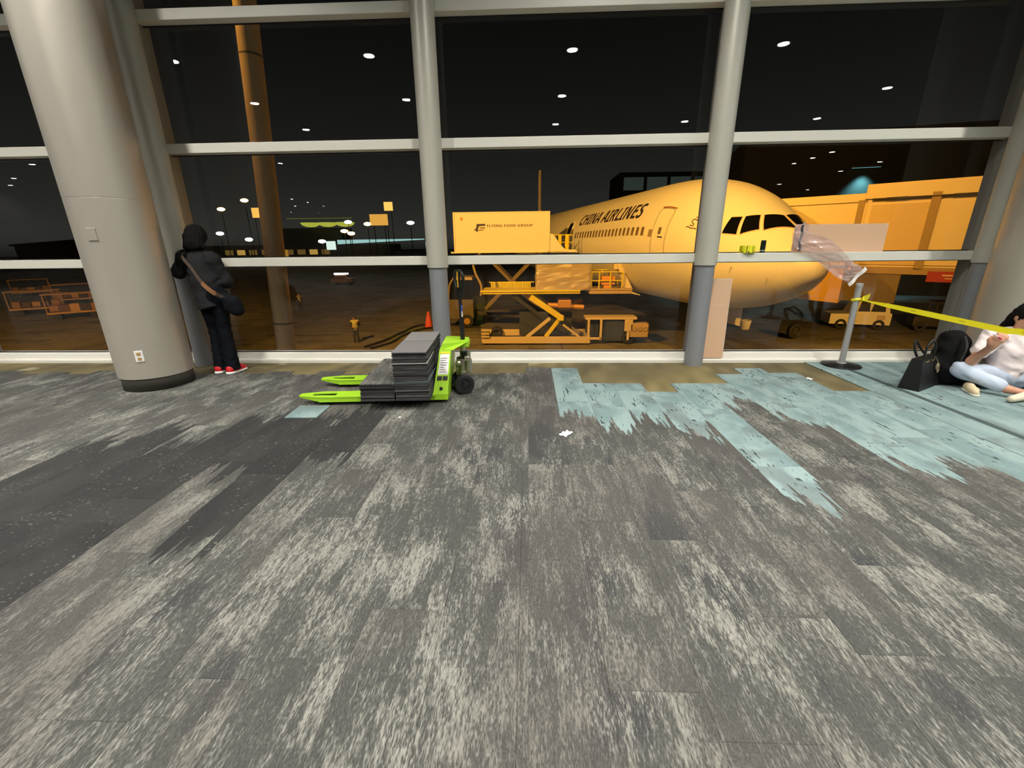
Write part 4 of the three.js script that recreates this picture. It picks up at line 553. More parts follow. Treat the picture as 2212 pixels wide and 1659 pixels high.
// ---------------------------------------------------------------- passenger boarding bridge on the port side
{
  const b = thing('boarding_bridge', 'cream passenger boarding bridge docked to the airliner, lit amber', 'jet bridge', [17, G, -13], -Math.atan2(2.3, 2.8)), cream = std(0xdcc898, 0.55), shade = std(0x9c8250, 0.6), dk = std(0x2a241c, 0.7);
  // local x runs along the tunnel away from the aircraft, z towards the terminal
  const y0 = 4.8, y1 = 7.75;
  mesh('outer_tunnel', box(12.5, y1 - y0, 3.0, 3.1, (y0 + y1) / 2, -1.5, 0.04), cream, b);
  for (let i = 0; i < 7; i++) { const x = -3.0 + i * 2.06; mesh('wall_panel', box(1.98, y1 - y0 - 0.5, 0.05, x + 1.03, (y0 + y1) / 2 - 0.12, 0.03, 0.012), i % 2 ? cream : std(0xcdb27c, 0.55), b); }
  for (const x of [-1.0, 3.1]) mesh('rib', box(0.28, y1 - y0, 0.16, x, (y0 + y1) / 2, 0.08, 0.01), shade, b);
  mesh('roof_fascia', [box(12.7, 0.5, 0.12, 3.1, y1 + 0.12, 0.05, 0.02), box(12.7, 0.1, 3.2, 3.1, y1 + 0.4, -1.5, 0.02)], cream, b);
  mesh('cable_track', [rod([-3.0, y1 - 0.16, 0.13], [9.3, y1 - 0.16, 0.13], 0.04), ...[0, 1, 2, 3, 4, 5].map((i) => box(0.7, 0.1, 0.1, -2.2 + i * 2.0, y1 - 0.16, 0.13, 0.02))], dk, b);
  mesh('floor_beam', [box(12.5, 0.3, 0.2, 3.1, y0 - 0.1, 0.0, 0.02), box(12.5, 0.3, 0.2, 3.1, y0 - 0.1, -3.0, 0.02)], shade, b);
  mesh('inner_tunnel', box(4.6, 2.75, 2.7, -4.9, (y0 + y1) / 2 - 0.05, -1.5, 0.04), cream, b);
  mesh('inner_fascia', box(4.6, 0.35, 0.1, -4.9, y1 - 0.05, -0.12, 0.02), cream, b);
  mesh('inner_rib', box(0.22, 2.75, 0.12, -3.35, (y0 + y1) / 2 - 0.05, -0.1, 0.01), shade, b);
  // cab: a rotating drum with a canopy towards the aircraft
  mesh('cab', [cyl(1.95, 1.95, 2.9, -7.0, (y0 + y1) / 2 - 0.1, -2.2, 40), box(2.6, 2.7, 2.6, -8.0, (y0 + y1) / 2 - 0.1, -3.2, 0.05)], cream, b);
  mesh('canopy_bellows', [0, 1, 2, 3].map((i) => box(0.16, 2.9 + (i % 2) * 0.16, 2.6 + (i % 2) * 0.16, -9.35 - i * 0.17, (y0 + y1) / 2 - 0.1, -3.4, 0.04)), dk, b);
  mesh('cab_underside', [hexa([[-5.2, 3.3, 0.1], [-3.4, 3.2, 0.15], [-3.4, 3.2, -2.4], [-5.2, 3.3, -2.4]], [[-7.2, 4.75, 0.3], [-3.4, 4.75, 0.3], [-3.4, 4.75, -2.6], [-7.2, 4.75, -2.6]])], std(0xe0b040, 0.55), b);
  mesh('stair_panel', box(2.3, 1.35, 0.1, -2.6, 4.0, 0.0, 0.02), std(0x74622c, 0.7), b);
  mesh('red_sign', box(1.5, 0.42, 0.06, 0.1, 4.5, 0.15, 0.01), std(0x9a2a14, 0.6), b);
  mesh('red_sign_line', [box(0.9, 0.06, 0.02, 0.25, 4.56, 0.185, 0), box(0.7, 0.04, 0.02, 0.25, 4.44, 0.185, 0)], std(0xd0b090, 0.6), b);
  mesh('support_column', [cyl(0.35, 0.35, 4.6, 6.6, 2.3, -1.5, 24), box(1.2, 0.4, 1.2, 6.6, 0.2, -1.5, 0.03), cyl(0.2, 0.2, 4.2, 4.6, 2.6, -0.8, 20), cyl(0.2, 0.2, 4.2, 4.6, 2.6, -2.2, 20), box(0.6, 0.5, 2.6, 4.6, 0.75, -1.5, 0.04)], shade, b);
  for (const z of [-0.3, -2.7]) mesh('drive_wheel', lathe([[0.2, -0.18], [0.5, -0.2], [0.55, -0.12], [0.55, 0.12], [0.5, 0.2], [0.2, 0.18]], 30).rotateX(PI / 2).translate(4.6, 0.55, z), M.rubber, b);
  mesh('work_lamp', box(0.5, 0.3, 0.14, 1.6, 4.0, 0.1, 0.03), glow([1, 0.45, 0.08], 3, 0x664422), b);
  b.updateMatrixWorld(); const wl = new THREE.SpotLight(new THREE.Color().setRGB(...AMBER), 420, 0, 1.2, 0.6, 2); wl.name = 'work_lamp_beam'; wl.castShadow = true; wl.shadow.radius = 8; wl.position.copy(b.localToWorld(V(1.6, 3.95, 0.25))); wl.target.position.set(24, G, -24); scene.add(wl, wl.target);
}
// ---------------------------------------------------------------- catering truck with its raised body
{
  const t = thing('catering_truck', 'high-lift catering truck with a raised white box body reaching the airliner', 'truck', [-1.9, G, -27.4], 0.0), wh = std(0xe0ddd2, 0.5), dk = std(0x33302a, 0.6), yl = std(0xd4c41c, 0.5);
  const y0 = 5.42, y1 = 8.05, L = 6.75, zf = 1.2;
  const bx = mesh('box_body', box(L, y1 - y0, 2.4, 0, (y0 + y1) / 2, 0, 0.03, 2), wh, t);
  mesh('corner_post', [box(0.1, y1 - y0 + 0.04, 0.06, -L / 2 + 0.05, (y0 + y1) / 2, zf + 0.01, 0.01), box(0.14, y1 - y0 + 0.06, 0.08, L / 2 - 0.07, (y0 + y1) / 2, zf + 0.01, 0.01), box(L, 0.08, 0.06, 0, y1, zf, 0.01), box(L + 0.3, 0.1, 0.1, -0.1, y0, zf, 0.01)], wh, bx);
  const sign = print(1024, 256, (x, w, h) => {
    x.clearRect(0, 0, w, h); x.fillStyle = '#4a3a30'; x.font = 'bold 66px sans-serif'; x.textBaseline = 'middle'; const s = 'FLYING FOOD GROUP', m = x.measureText(s).width; x.save(); x.translate(232, 84); x.scale(770 / m, 0.82); x.fillText(s, 0, 0); x.restore();
    x.fillStyle = '#2c2740'; x.beginPath(); x.moveTo(70, 50); x.lineTo(215, 50); x.lineTo(212, 82); x.lineTo(120, 86); x.bezierCurveTo(95, 100, 92, 150, 84, 182); x.bezierCurveTo(60, 170, 40, 150, 14, 140); x.bezierCurveTo(50, 140, 62, 120, 70, 50); x.fill();
    x.fillStyle = '#7a5a40'; x.fillRect(122, 104, 88, 20); x.beginPath(); x.moveTo(104, 142); x.lineTo(190, 138); x.lineTo(190, 152); x.lineTo(98, 160); x.fill();
  });
  mesh('side_lettering', new THREE.PlaneGeometry(4.3, 1.07).translate(0.13, y1 - 1.06, zf + 0.006), new THREE.MeshStandardMaterial({ map: sign, transparent: true, alphaTest: 0.5, roughness: 0.5 }), bx);
  mesh('marker_plate', box(0.18, 0.22, 0.02, -L / 2 + 0.6, y1 - 0.4, zf + 0.01, 0.004), std(0xc89030, 0.5), bx);
  mesh('deck_fairing', extr([[L / 2, y0 + 0.0], [L / 2 + 1.25, y0 + 0.0], [L / 2 + 0.75, y0 + 0.45], [L / 2 + 0.25, y0 + 1.15], [L / 2, y0 + 1.2]], 0.06, 0.01).translate(0, 0, zf - 0.1), wh, t);
  mesh('bridge_deck', [box(2.0, 0.1, 2.2, L / 2 + 1.0, y0 - 0.02, 0, 0.02), box(1.8, 0.14, 0.05, L / 2 + 0.95, y0 + 0.06, zf - 0.12, 0.01)], wh, t);
  const rl = mesh('guard_rail', [rod([L / 2, y0 + 1.12, 1.0], [L / 2 + 1.55, y0 + 1.12, 1.0], 0.035), rod([L / 2, y0 + 0.62, 1.0], [L / 2 + 1.55, y0 + 0.62, 1.0], 0.03), rod([L / 2, y0 + 1.12, -1.0], [L / 2 + 1.9, y0 + 1.12, -1.0], 0.035), rod([L / 2, y0 + 0.62, -1.0], [L / 2 + 1.9, y0 + 0.62, -1.0], 0.03)], yl, t);
  for (const [x, w] of [[0.72, 0.22], [1.22, 0.26]]) mesh('rail_post', box(w, 1.12, 0.07, L / 2 + x, y0 + 0.56, 1.0, 0.01), yl, rl);
  for (const x of [1.7, 2.0]) mesh('rail_post', box(0.05, 1.1, 0.05, L / 2 + x, y0 + 0.56, 0.9, 0.01), M.steel, rl);
  // chassis, cab and lifting scissors below
  mesh('chassis', [box(8.2, 0.28, 0.9, 0.2, 1.0, 0, 0.02), box(5.2, 0.2, 2.2, 1.2, 1.25, 0, 0.02)], dk, t);
  mesh('lift_scissor', [1.02, -1.02].flatMap((z) => [bar([-1.3, 1.4, z], [2.6, 5.3, z], 0.1, 0.22), bar([2.6, 1.4, z * 0.9], [-1.3, 5.3, z * 0.9], 0.1, 0.22)]), std(0x6a5a3a, 0.6), t);
  const cab = mesh('cab', [hexa([[-4.0, 0.7, 1.1], [-2.2, 0.7, 1.1], [-2.2, 0.7, -1.1], [-4.0, 0.7, -1.1]], [[-4.0, 2.1, 1.1], [-2.2, 2.1, 1.1], [-2.2, 2.1, -1.1], [-4.0, 2.1, -1.1]])], std(0x57503f, 0.5), t);
  mesh('cab_roof', [hexa([[-3.75, 3.5, 1.05], [-2.2, 3.5, 1.05], [-2.2, 3.5, -1.05], [-3.75, 3.5, -1.05]], [[-3.6, 3.7, 1.0], [-2.25, 3.7, 1.0], [-2.25, 3.7, -1.0], [-3.6, 3.7, -1.0]]), ...[1.07, -1.07].map((z) => tube([[-4.0, 2.05, z], [-3.97, 2.6, z], [-3.85, 3.2, z], [-3.6, 3.6, z]], 0.07, 20, 8))], std(0x8a7a58, 0.5), cab);
  mesh('windscreen', hexa([[-3.98, 2.08, 1.0], [-2.25, 2.08, 1.04], [-2.25, 2.08, -1.04], [-3.98, 2.08, -1.0]], [[-3.72, 3.5, 0.98], [-2.25, 3.5, 1.0], [-2.25, 3.5, -1.0], [-3.72, 3.5, -0.98]]), std(0x0d0d0c, 0.15), cab);
  for (const x of [-2.7, 2.3, 3.4]) for (const z of [1.0, -1.0]) { const w = mesh('wheel', lathe([[0.26, -0.14], [0.46, -0.15], [0.5, -0.1], [0.5, 0.1], [0.46, 0.15], [0.26, 0.14]], 30).rotateX(PI / 2).translate(x, 0.5, z), M.rubber, t); mesh('hub', cyl(0.24, 0.2, 0.22, x, 0.5, z * 1.02, 18, 'z'), std(0xb08a40, 0.4, 0.4), w); }
  mesh('bumper', box(0.2, 0.4, 2.2, -4.1, 0.75, 0, 0.03), yl, t);
}
// ---------------------------------------------------------------- cargo loader in front of it
{
  const c = thing('cargo_loader', 'yellow scissor-lift cargo loader standing in front of the catering truck', 'cargo loader', [0.2, G, -21.7]), yl = std(0xc8b81c, 0.5), tan = std(0xb8a684, 0.6), dk = std(0x24282a, 0.6);
  mesh('base_frame', [box(6.6, 0.42, 0.16, 0.25, 0.32, 1.2, 0.02), box(6.6, 0.42, 0.16, 0.25, 0.32, -1.2, 0.02), box(0.2, 0.42, 2.4, -3.0, 0.32, 0, 0.02), box(0.2, 0.42, 2.4, 3.5, 0.32, 0, 0.02)], tan, c);
  mesh('step', [0, 1, 2].map((i) => box(0.5, 0.1, 0.3, -2.85, 0.55 + i * 0.2, 1.25, 0.01)), tan, c);
  for (const z of [1.12, -1.12]) { mesh('scissor_arm', [bar([-0.35, 0.45, z], [1.1, 1.65, z], 0.09, 0.2)], tan, c); mesh('scissor_arm', [bar([-0.1, 2.95, z + 0.1], [1.75, 1.7, z + 0.1], 0.1, 0.34), box(0.36, 0.36, 0.12, 1.75, 1.68, z + 0.12, 0.04)], yl, c); mesh('scissor_arm', [bar([1.75, 1.7, z], [0.85, 0.5, z], 0.09, 0.22)], yl, c); mesh('scissor_arm', [bar([-1.2, 3.05, z - 0.05], [0.9, 1.5, z - 0.05], 0.09, 0.2)], dk, c); mesh('scissor_arm', [bar([1.9, 1.25, z], [2.9, 0.5, z], 0.07, 0.12)], tan, c); }
  mesh('lift_cylinder', [rod([1.0, 2.35, 0.4], [3.2, 2.2, 0.4], 0.16, 16), rod([1.0, 2.2, -0.4], [3.2, 2.5, -0.4], 0.13, 16), box(0.8, 0.5, 1.2, 2.0, 2.45, 0.2, 0.06)], std(0xb98a48, 0.4, 0.3), c);
  const pl = mesh('platform', [box(5.9, 0.16, 2.7, -0.1, 3.2, 0, 0.02), box(5.9, 0.1, 0.1, -0.1, 3.3, 1.38, 0.01)], yl, c);
  mesh('platform_grating', [...Array(26)].map((_, i) => box(0.07, 0.4, 0.06, -2.6 + i * 0.1, 3.42, -1.1, 0)).concat([box(2.9, 0.06, 0.08, -1.3, 3.62, -1.1, 0.01)]), yl, pl);
  mesh('bent_guard', tube([[-3.05, 3.05, 1.35], [-3.0, 3.6, 1.35], [-3.35, 4.4, 1.3], [-3.45, 5.1, 1.2], [-3.1, 5.4, 0.6]], 0.07, 30, 8), std(0x8a7a5a, 0.5), c);
  const bp = mesh('bridge_platform', [box(2.5, 0.22, 2.5, 4.65, 3.2, 0, 0.02), box(2.5, 0.1, 0.1, 4.65, 3.36, 1.25, 0.01)], std(0xa89068, 0.6), c);
  mesh('bridge_rail', [rod([3.5, 4.35, 1.2], [5.3, 4.35, 1.2], 0.04), rod([3.5, 3.85, 1.2], [5.3, 3.85, 1.2], 0.035), ...[3.5, 3.95, 4.6, 5.3].map((x) => rod([x, 3.3, 1.2], [x, 4.35, 1.2], 0.045)), rod([3.5, 4.35, -1.2], [5.6, 4.35, -1.2], 0.04), ...[3.5, 4.5, 5.5].map((x) => rod([x, 3.3, -1.2], [x, 4.35, -1.2], 0.04))], yl, bp);
  mesh('control_box', [box(0.8, 0.5, 0.4, 4.5, 3.85, 0.9, 0.04), box(0.5, 0.3, 0.3, 4.5, 3.45, 0.9, 0.03)], std(0xc98a30, 0.5), bp);
  mesh('operator_cabin', [box(0.55, 0.6, 0.6, 5.1, 4.75, 0.6, 0.05), box(0.7, 0.08, 0.8, 5.1, 5.1, 0.6, 0.02), hexa([[5.45, 3.4, 1.0], [5.95, 3.4, 1.0], [5.95, 3.4, 0.96], [5.45, 3.4, 0.96]], [[4.95, 4.9, 1.0], [5.15, 4.9, 1.0], [5.15, 4.9, 0.96], [4.95, 4.9, 0.96]])], std(0xcfc0a0, 0.5), bp);
  mesh('chute_lip', hexa([[5.5, 3.2, 1.2], [6.4, 2.98, 1.2], [6.4, 2.98, -1.0], [5.5, 3.2, -1.0]], [[5.5, 3.28, 1.2], [6.4, 3.04, 1.2], [6.4, 3.04, -1.0], [5.5, 3.28, -1.0]]), std(0xd8d4c6, 0.4), bp);
  // engine end
  mesh('engine_bay', [box(1.3, 1.35, 1.8, 5.0, 0.85, 0.1, 0.04), box(3.4, 1.5, 0.4, 0.9, 1.0, -0.8, 0.04), box(0.7, 1.1, 1.0, 3.8, 0.95, 0.2, 0.04)], std(0x2c3236, 0.6), c);
  const ef = mesh('engine_frame', [box(3.1, 0.16, 1.0, 4.8, 1.62, 0.7, 0.03), box(0.14, 1.3, 0.14, 3.45, 0.95, 1.2, 0.02), box(0.14, 1.3, 0.14, 4.2, 0.95, 1.2, 0.02), box(0.14, 1.3, 0.14, 5.85, 0.95, 1.2, 0.02), box(0.9, 0.14, 0.14, 3.8, 0.4, 1.2, 0.02), box(0.5, 0.7, 0.1, 5.85, 1.2, 1.25, 0.03)], tan, c);
  mesh('tool_box', [box(1.1, 0.85, 0.6, 6.5, 0.9, 1.0, 0.05), ...[0, 1, 2].map((i) => lathe([[0.11, -0.03], [0.15, -0.03], [0.15, 0.03], [0.11, 0.03]], 18).rotateX(PI / 2).translate(6.2 + i * 0.32, 1.0, 1.32))], std(0xa38c60, 0.6), c);
  for (const x of [-2.3, 5.9]) for (const z of [0.95, -0.95]) mesh('wheel', lathe([[0.2, -0.16], [0.34, -0.17], [0.38, -0.12], [0.38, 0.12], [0.34, 0.17], [0.2, 0.16]], 26).rotateX(PI / 2).translate(x, 0.38, z), M.rubber, c);
  // wrapped freight riding on the platform
  const cr = thing('wrapped_freight', 'block of brown cartons wrapped in clear film, riding on the loader platform', 'cargo', [2.05, G + 3.28, -21.6]);
  for (let i = 0; i < 3; i++) for (let k = 0; k < 2; k++) mesh('carton', box(0.98, 0.74, 2.2, -1 + i * 1.0, 0.4 + k * 0.76, 0, 0.02), std([0x7a5634, 0x634528, 0x86684a][(i + k) % 3], 0.8), cr);
  mesh('wrap_film', grid(60, 24, (u, v) => { const a = u * 4, s = Math.floor(a) % 4, f = a - Math.floor(a), W = 1.56, Dp = 1.16, P = [[-W, Dp], [W, Dp], [W, -Dp], [-W, -Dp]], p0 = P[s], p1 = P[(s + 1) % 4], n = 0.16 * (fbm(u * 34, v * 6) - 0.3) + 0.05 * vn(u * 120, v * 30); return [(p0[0] + (p1[0] - p0[0]) * f) * (1 + n * 0.5), 0.03 + v * 1.56, (p0[1] + (p1[1] - p0[1]) * f) * (1 + n)]; }), new THREE.MeshPhysicalMaterial({ color: 0xe8ddd0, roughness: 0.3, transmission: 0.6, thickness: 0 }), cr);
}
{ // hose lying from the truck towards the worker
  const h = thing('ground_hose', 'dark hose trailing across the apron below the loading truck', 'hose', [-9, G + 0.06, -24]);
  mesh('hose_line', [tube([[5.2, 0, -3.0], [2.4, 0, -3.6], [0.6, 0, -3.0], [0.0, 0, -0.5], [-0.4, 0, 2.4], [-1.0, 0, 4.2]], 0.09, 60, 8), tube([[5.4, 0, -2.2], [3.0, 0, -2.8], [1.2, 0, -1.6], [0.4, 0, 0.6], [0.2, 0, 3.0], [-0.5, 0, 4.6]], 0.08, 60, 8)], std(0x1c1712, 0.7), h);
  const k = thing('traffic_cone', 'orange traffic cone on the apron beside the nearest post', 'traffic cone', [-7.5, G, -26.3]); k.scale.setScalar(1.3);
  mesh('cone', lathe([[0.02, 0.95], [0.06, 0.94], [0.24, 0.05], [0.0, 0.05]], 28), std(0xd8521a, 0.6), k); mesh('base', box(0.55, 0.06, 0.55, 0, 0.03, 0, 0.02), M.rubber, k); mesh('collar', lathe([[0.118, 0.62], [0.15, 0.48]], 28).translate(0, 0.01, 0), std(0xe8e0d0, 0.4), k);
}
// ---------------------------------------------------------------- ramp workers
{
  const worker = (name, label, x, z, turn) => {
    const p = thing(name, label, 'person', [x, G, z], turn), hd = headBones([0, 1.6, 0], [0.1, -0.1, 1]);
    const sL = [-0.19, 1.4, 0], sR = [0.19, 1.4, 0], eL = [-0.26, 1.14, 0.02], eR = [0.27, 1.15, 0.03], wL = [-0.14, 1.02, 0.2], wR = [0.16, 1.3, 0.24], hL = [-0.09, 0.9, 0], hR = [0.09, 0.9, 0], kL = [-0.11, 0.5, 0.03], kR = [0.1, 0.5, 0.05], aL = [-0.12, 0.09, 0], aR = [0.12, 0.09, 0.02];
    mesh('body', solid([...hd.bones, [[0, 1.42, 0], [0, 1.53, 0.01], 0.055, 0.05], [[0, 0.95, 0], [0, 1.3, 0], 0.12, 0.14], [sL, sR, 0.06, 0.06], [sL, eL, 0.048, 0.04], [eL, wL, 0.04, 0.027], [sR, eR, 0.048, 0.04], [eR, wR, 0.04, 0.027], [hL, kL, 0.08, 0.055], [kL, aL, 0.052, 0.036], [hR, kR, 0.08, 0.055], [kR, aR, 0.052, 0.036], ...hand(wL, [0.4, 0.1, 0.6], [0, 0.5, -1], 1, 0.6), ...hand(wR, [-0.3, 0.5, 0.4], [0, 0.3, -1], -1, 0.6)], 0.03, 0.013), SKIN2, p);
    mesh('vest', solid([[[0, 0.9, 0], [0, 1.28, 0], 0.16, 0.175], [sL, sR, 0.085, 0.085]], 0.05, 0.016, (d, x, y) => Math.max(d, 0.82 - y)), std(0xa3a05a, 0.7), p);
    mesh('vest_band', [1, -1].map((s) => rod([-0.155, 1.08, 0.085 * s], [0.155, 1.08, 0.085 * s], 0.03, 8)), std(0xd9d9d0, 0.4), p);
    mesh('sleeves', solid([[sL, eL, 0.075, 0.06], [eL, lerp3(eL, wL, 0.8), 0.058, 0.045], [sR, eR, 0.075, 0.06], [eR, lerp3(eR, wR, 0.8), 0.058, 0.045]], 0.03, 0.016), std(0x25221c, 0.8), p);
    mesh('trousers', solid([[hL, hR, 0.13, 0.13], [hL, kL, 0.1, 0.078], [kL, aL, 0.075, 0.075], [hR, kR, 0.1, 0.078], [kR, aR, 0.075, 0.075]], 0.03, 0.016, (d, x, y) => Math.max(d, 0.06 - y)), std(0x2a2822, 0.85), p);
    mesh('cap', solid([[hd.at(-0.01, 0.05, 0), [0.09, 0.09, 0.1]], [hd.at(0.08, 0.06, 0.03), hd.at(0.15, 0.045, 0), 0.03, 0.025]], 0.02, 0.012), std(0x26221c, 0.8), p);
    for (const a of [aL, aR]) mesh('boot', solid([[[a[0], 0.05, -0.04], [a[0], 0.04, 0.15], 0.048, 0.04]], 0.02, 0.012, (d, x, y) => Math.max(d, 0.002 - y)), M.rubber, p);
  };
  worker('person', 'ramp worker in a yellow vest standing alone on the open apron', -11.1, -21.3, 0.4);
  worker('person', 'distant ramp worker in a yellow vest behind the light mast', -22.1, -35.4, 1.2);
}
// ---------------------------------------------------------------- mast outside, small vehicles, freight carts
{
  const m = thing('light_mast', 'tall round steel mast standing on the apron just outside the window', 'mast', [-5.82, G, -4]); m.rotation.z = -0.058;
  mesh('shaft', lathe([[0.2, 0], [0.2, 12.5], [0, 12.5]], 40), std(0xb59a72, 0.6), m);
  mesh('seam_band', [4.3, 7.8, 9.4].map((y) => lathe([[0.202, y], [0.205, y + 0.01], [0.205, y + 0.03], [0.202, y + 0.04]], 40)), std(0x6a5c48, 0.6), m);
  mesh('foot_flange', lathe([[0.2, 0.06], [0.36, 0.05], [0.36, 0], [0.2, 0]], 32), M.darkPart, m);
  const v = thing('service_pickup', 'small white service pickup parked beneath the boarding bridge', 'truck', [23.2, G, -26.0], -0.25), wh = std(0xd8d2c4, 0.5);
  mesh('lower_body', [hexa([[-1.7, 0.35, 0.85], [1.9, 0.35, 0.85], [1.9, 0.35, -0.85], [-1.7, 0.35, -0.85]], [[-1.7, 1.05, 0.85], [1.9, 1.15, 0.85], [1.9, 1.15, -0.85], [-1.7, 1.05, -0.85]])], wh, v);
  mesh('cabin', [hexa([[-0.4, 1.05, 0.83], [1.8, 1.1, 0.83], [1.8, 1.1, -0.83], [-0.4, 1.05, -0.83]], [[-0.1, 2.0, 0.7], [1.6, 2.05, 0.7], [1.6, 2.05, -0.7], [-0.1, 2.0, -0.7]])], wh, v);
  for (const [x0, x1] of [[-0.02, 0.55], [0.75, 1.45]]) mesh('side_window', hexa([[x0 - 0.1, 1.25, 0.815], [x1 + 0.05, 1.25, 0.815], [x1 + 0.05, 1.25, 0.78], [x0 - 0.1, 1.25, 0.78]], [[x0 + 0.06, 1.92, 0.73], [x1, 1.92, 0.73], [x1, 1.92, 0.69], [x0 + 0.06, 1.92, 0.69]]), M.black, v);
  mesh('fuel_flap', box(0.5, 0.34, 0.02, 1.3, 0.85, 0.86, 0.01), std(0xb8a890, 0.5), v);
  for (const x of [-1.0, 1.25]) for (const z of [0.8, -0.8]) mesh('wheel', lathe([[0.18, -0.1], [0.32, -0.11], [0.35, -0.07], [0.35, 0.07], [0.32, 0.11], [0.18, 0.1]], 26).rotateX(PI / 2).translate(x, 0.35, z), M.rubber, v);
  const u = thing('baggage_tug', 'dark baggage tug parked farther along beneath the boarding bridge', 'tug', [27.5, G, -24.5], -0.4);
  mesh('tug_body', [box(2.6, 0.7, 1.3, 0, 0.7, 0, 0.08), box(0.9, 0.35, 1.2, -0.75, 1.15, 0, 0.06), box(0.15, 0.6, 1.1, 0.6, 1.25, 0, 0.04)], std(0x241c12, 0.5), u);
  mesh('tug_roof', [box(1.5, 0.08, 1.3, 0.45, 2.0, 0, 0.03), ...[[-0.25, 0.6], [-0.25, -0.6], [1.15, 0.6], [1.15, -0.6]].map(([x, z]) => rod([x, 1.0, z], [x, 2.0, z], 0.03))], std(0x2a2014, 0.5), u);
  for (const x of [-0.85, 0.85]) for (const z of [0.6, -0.6]) mesh('wheel', lathe([[0.15, -0.1], [0.3, -0.11], [0.33, -0.07], [0.33, 0.07], [0.3, 0.11], [0.15, 0.1]], 24).rotateX(PI / 2).translate(x, 0.33, z), M.rubber, u);
  const bk = thing('bucket', 'white bucket standing on the apron under the aircraft nose', 'bucket', [15.4, G, -25.4]);
  mesh('pail', lathe([[0, 0.01], [0.3, 0.01], [0.38, 0.62], [0.4, 0.62], [0.4, 0.66], [0.36, 0.66], [0.3, 0.05]], 30), std(0xe0dccc, 0.5), bk); mesh('bail', tube([[-0.38, 0.6, 0], [-0.3, 0.75, 0.25], [0, 0.8, 0.38], [0.3, 0.75, 0.25], [0.38, 0.6, 0]], 0.015, 24, 6), M.steel, bk);
  const ty = thing('spare_tyre', 'black tyre standing upright on the apron near the white bucket', 'tyre', [16.9, G, -22.1], 0.3);
  mesh('tread', lathe([[0.26, -0.13], [0.46, -0.15], [0.5, -0.09], [0.5, 0.09], [0.46, 0.15], [0.26, 0.13], [0.26, -0.13]], 36).rotateX(PI / 2).translate(0, 0.5, 0), M.rubber, ty); mesh('hub', cyl(0.27, 0.27, 0.14, 0, 0.5, 0, 24, 'z'), M.darkPart, ty);
  // freight carts beyond the round column
  const where = ['nearest the terminal', 'second nearest the terminal', 'third nearest the terminal', 'farthest from the terminal'];
  for (let i = 0; i < 4; i++) {
    const c = thing('baggage_cart', 'loaded baggage cart beyond the round column, ' + where[i], 'cart', [[-41, -47.5, -51.5, -66][i], G, [-32, -34.5, -42, -50][i]], 0.72 + i * 0.03);
    mesh('deck', [box(3.6, 0.14, 1.7, 0, 0.6, 0, 0.02), rod([1.8, 0.5, 0], [2.7, 0.3, 0], 0.05)], std(0xb08a48, 0.6), c);
    mesh('rack', [...[[-1.75, 0.8], [1.75, 0.8], [-1.75, -0.8], [1.75, -0.8]].map(([x, z]) => rod([x, 0.6, z], [x, 2.2, z], 0.04)), box(3.7, 0.07, 1.8, 0, 2.22, 0, 0.02)], std(0xa8824a, 0.6), c);
    for (let k = 0; k < 5; k++) mesh('load', box(rr(0.5, 0.8), rr(0.4, 0.7), 1.1, -1.3 + k * 0.66, 0.98, 0, 0.05), std([0x8a6428, 0x5a4424, 0xa8844c, 0x3a3020][k % 4], 0.8), c);
    for (const x of [-1.2, 1.2]) for (const z of [0.7, -0.7]) mesh('wheel', cyl(0.27, 0.27, 0.14, x, 0.27, z, 20, 'z'), M.rubber, c);
  }
}
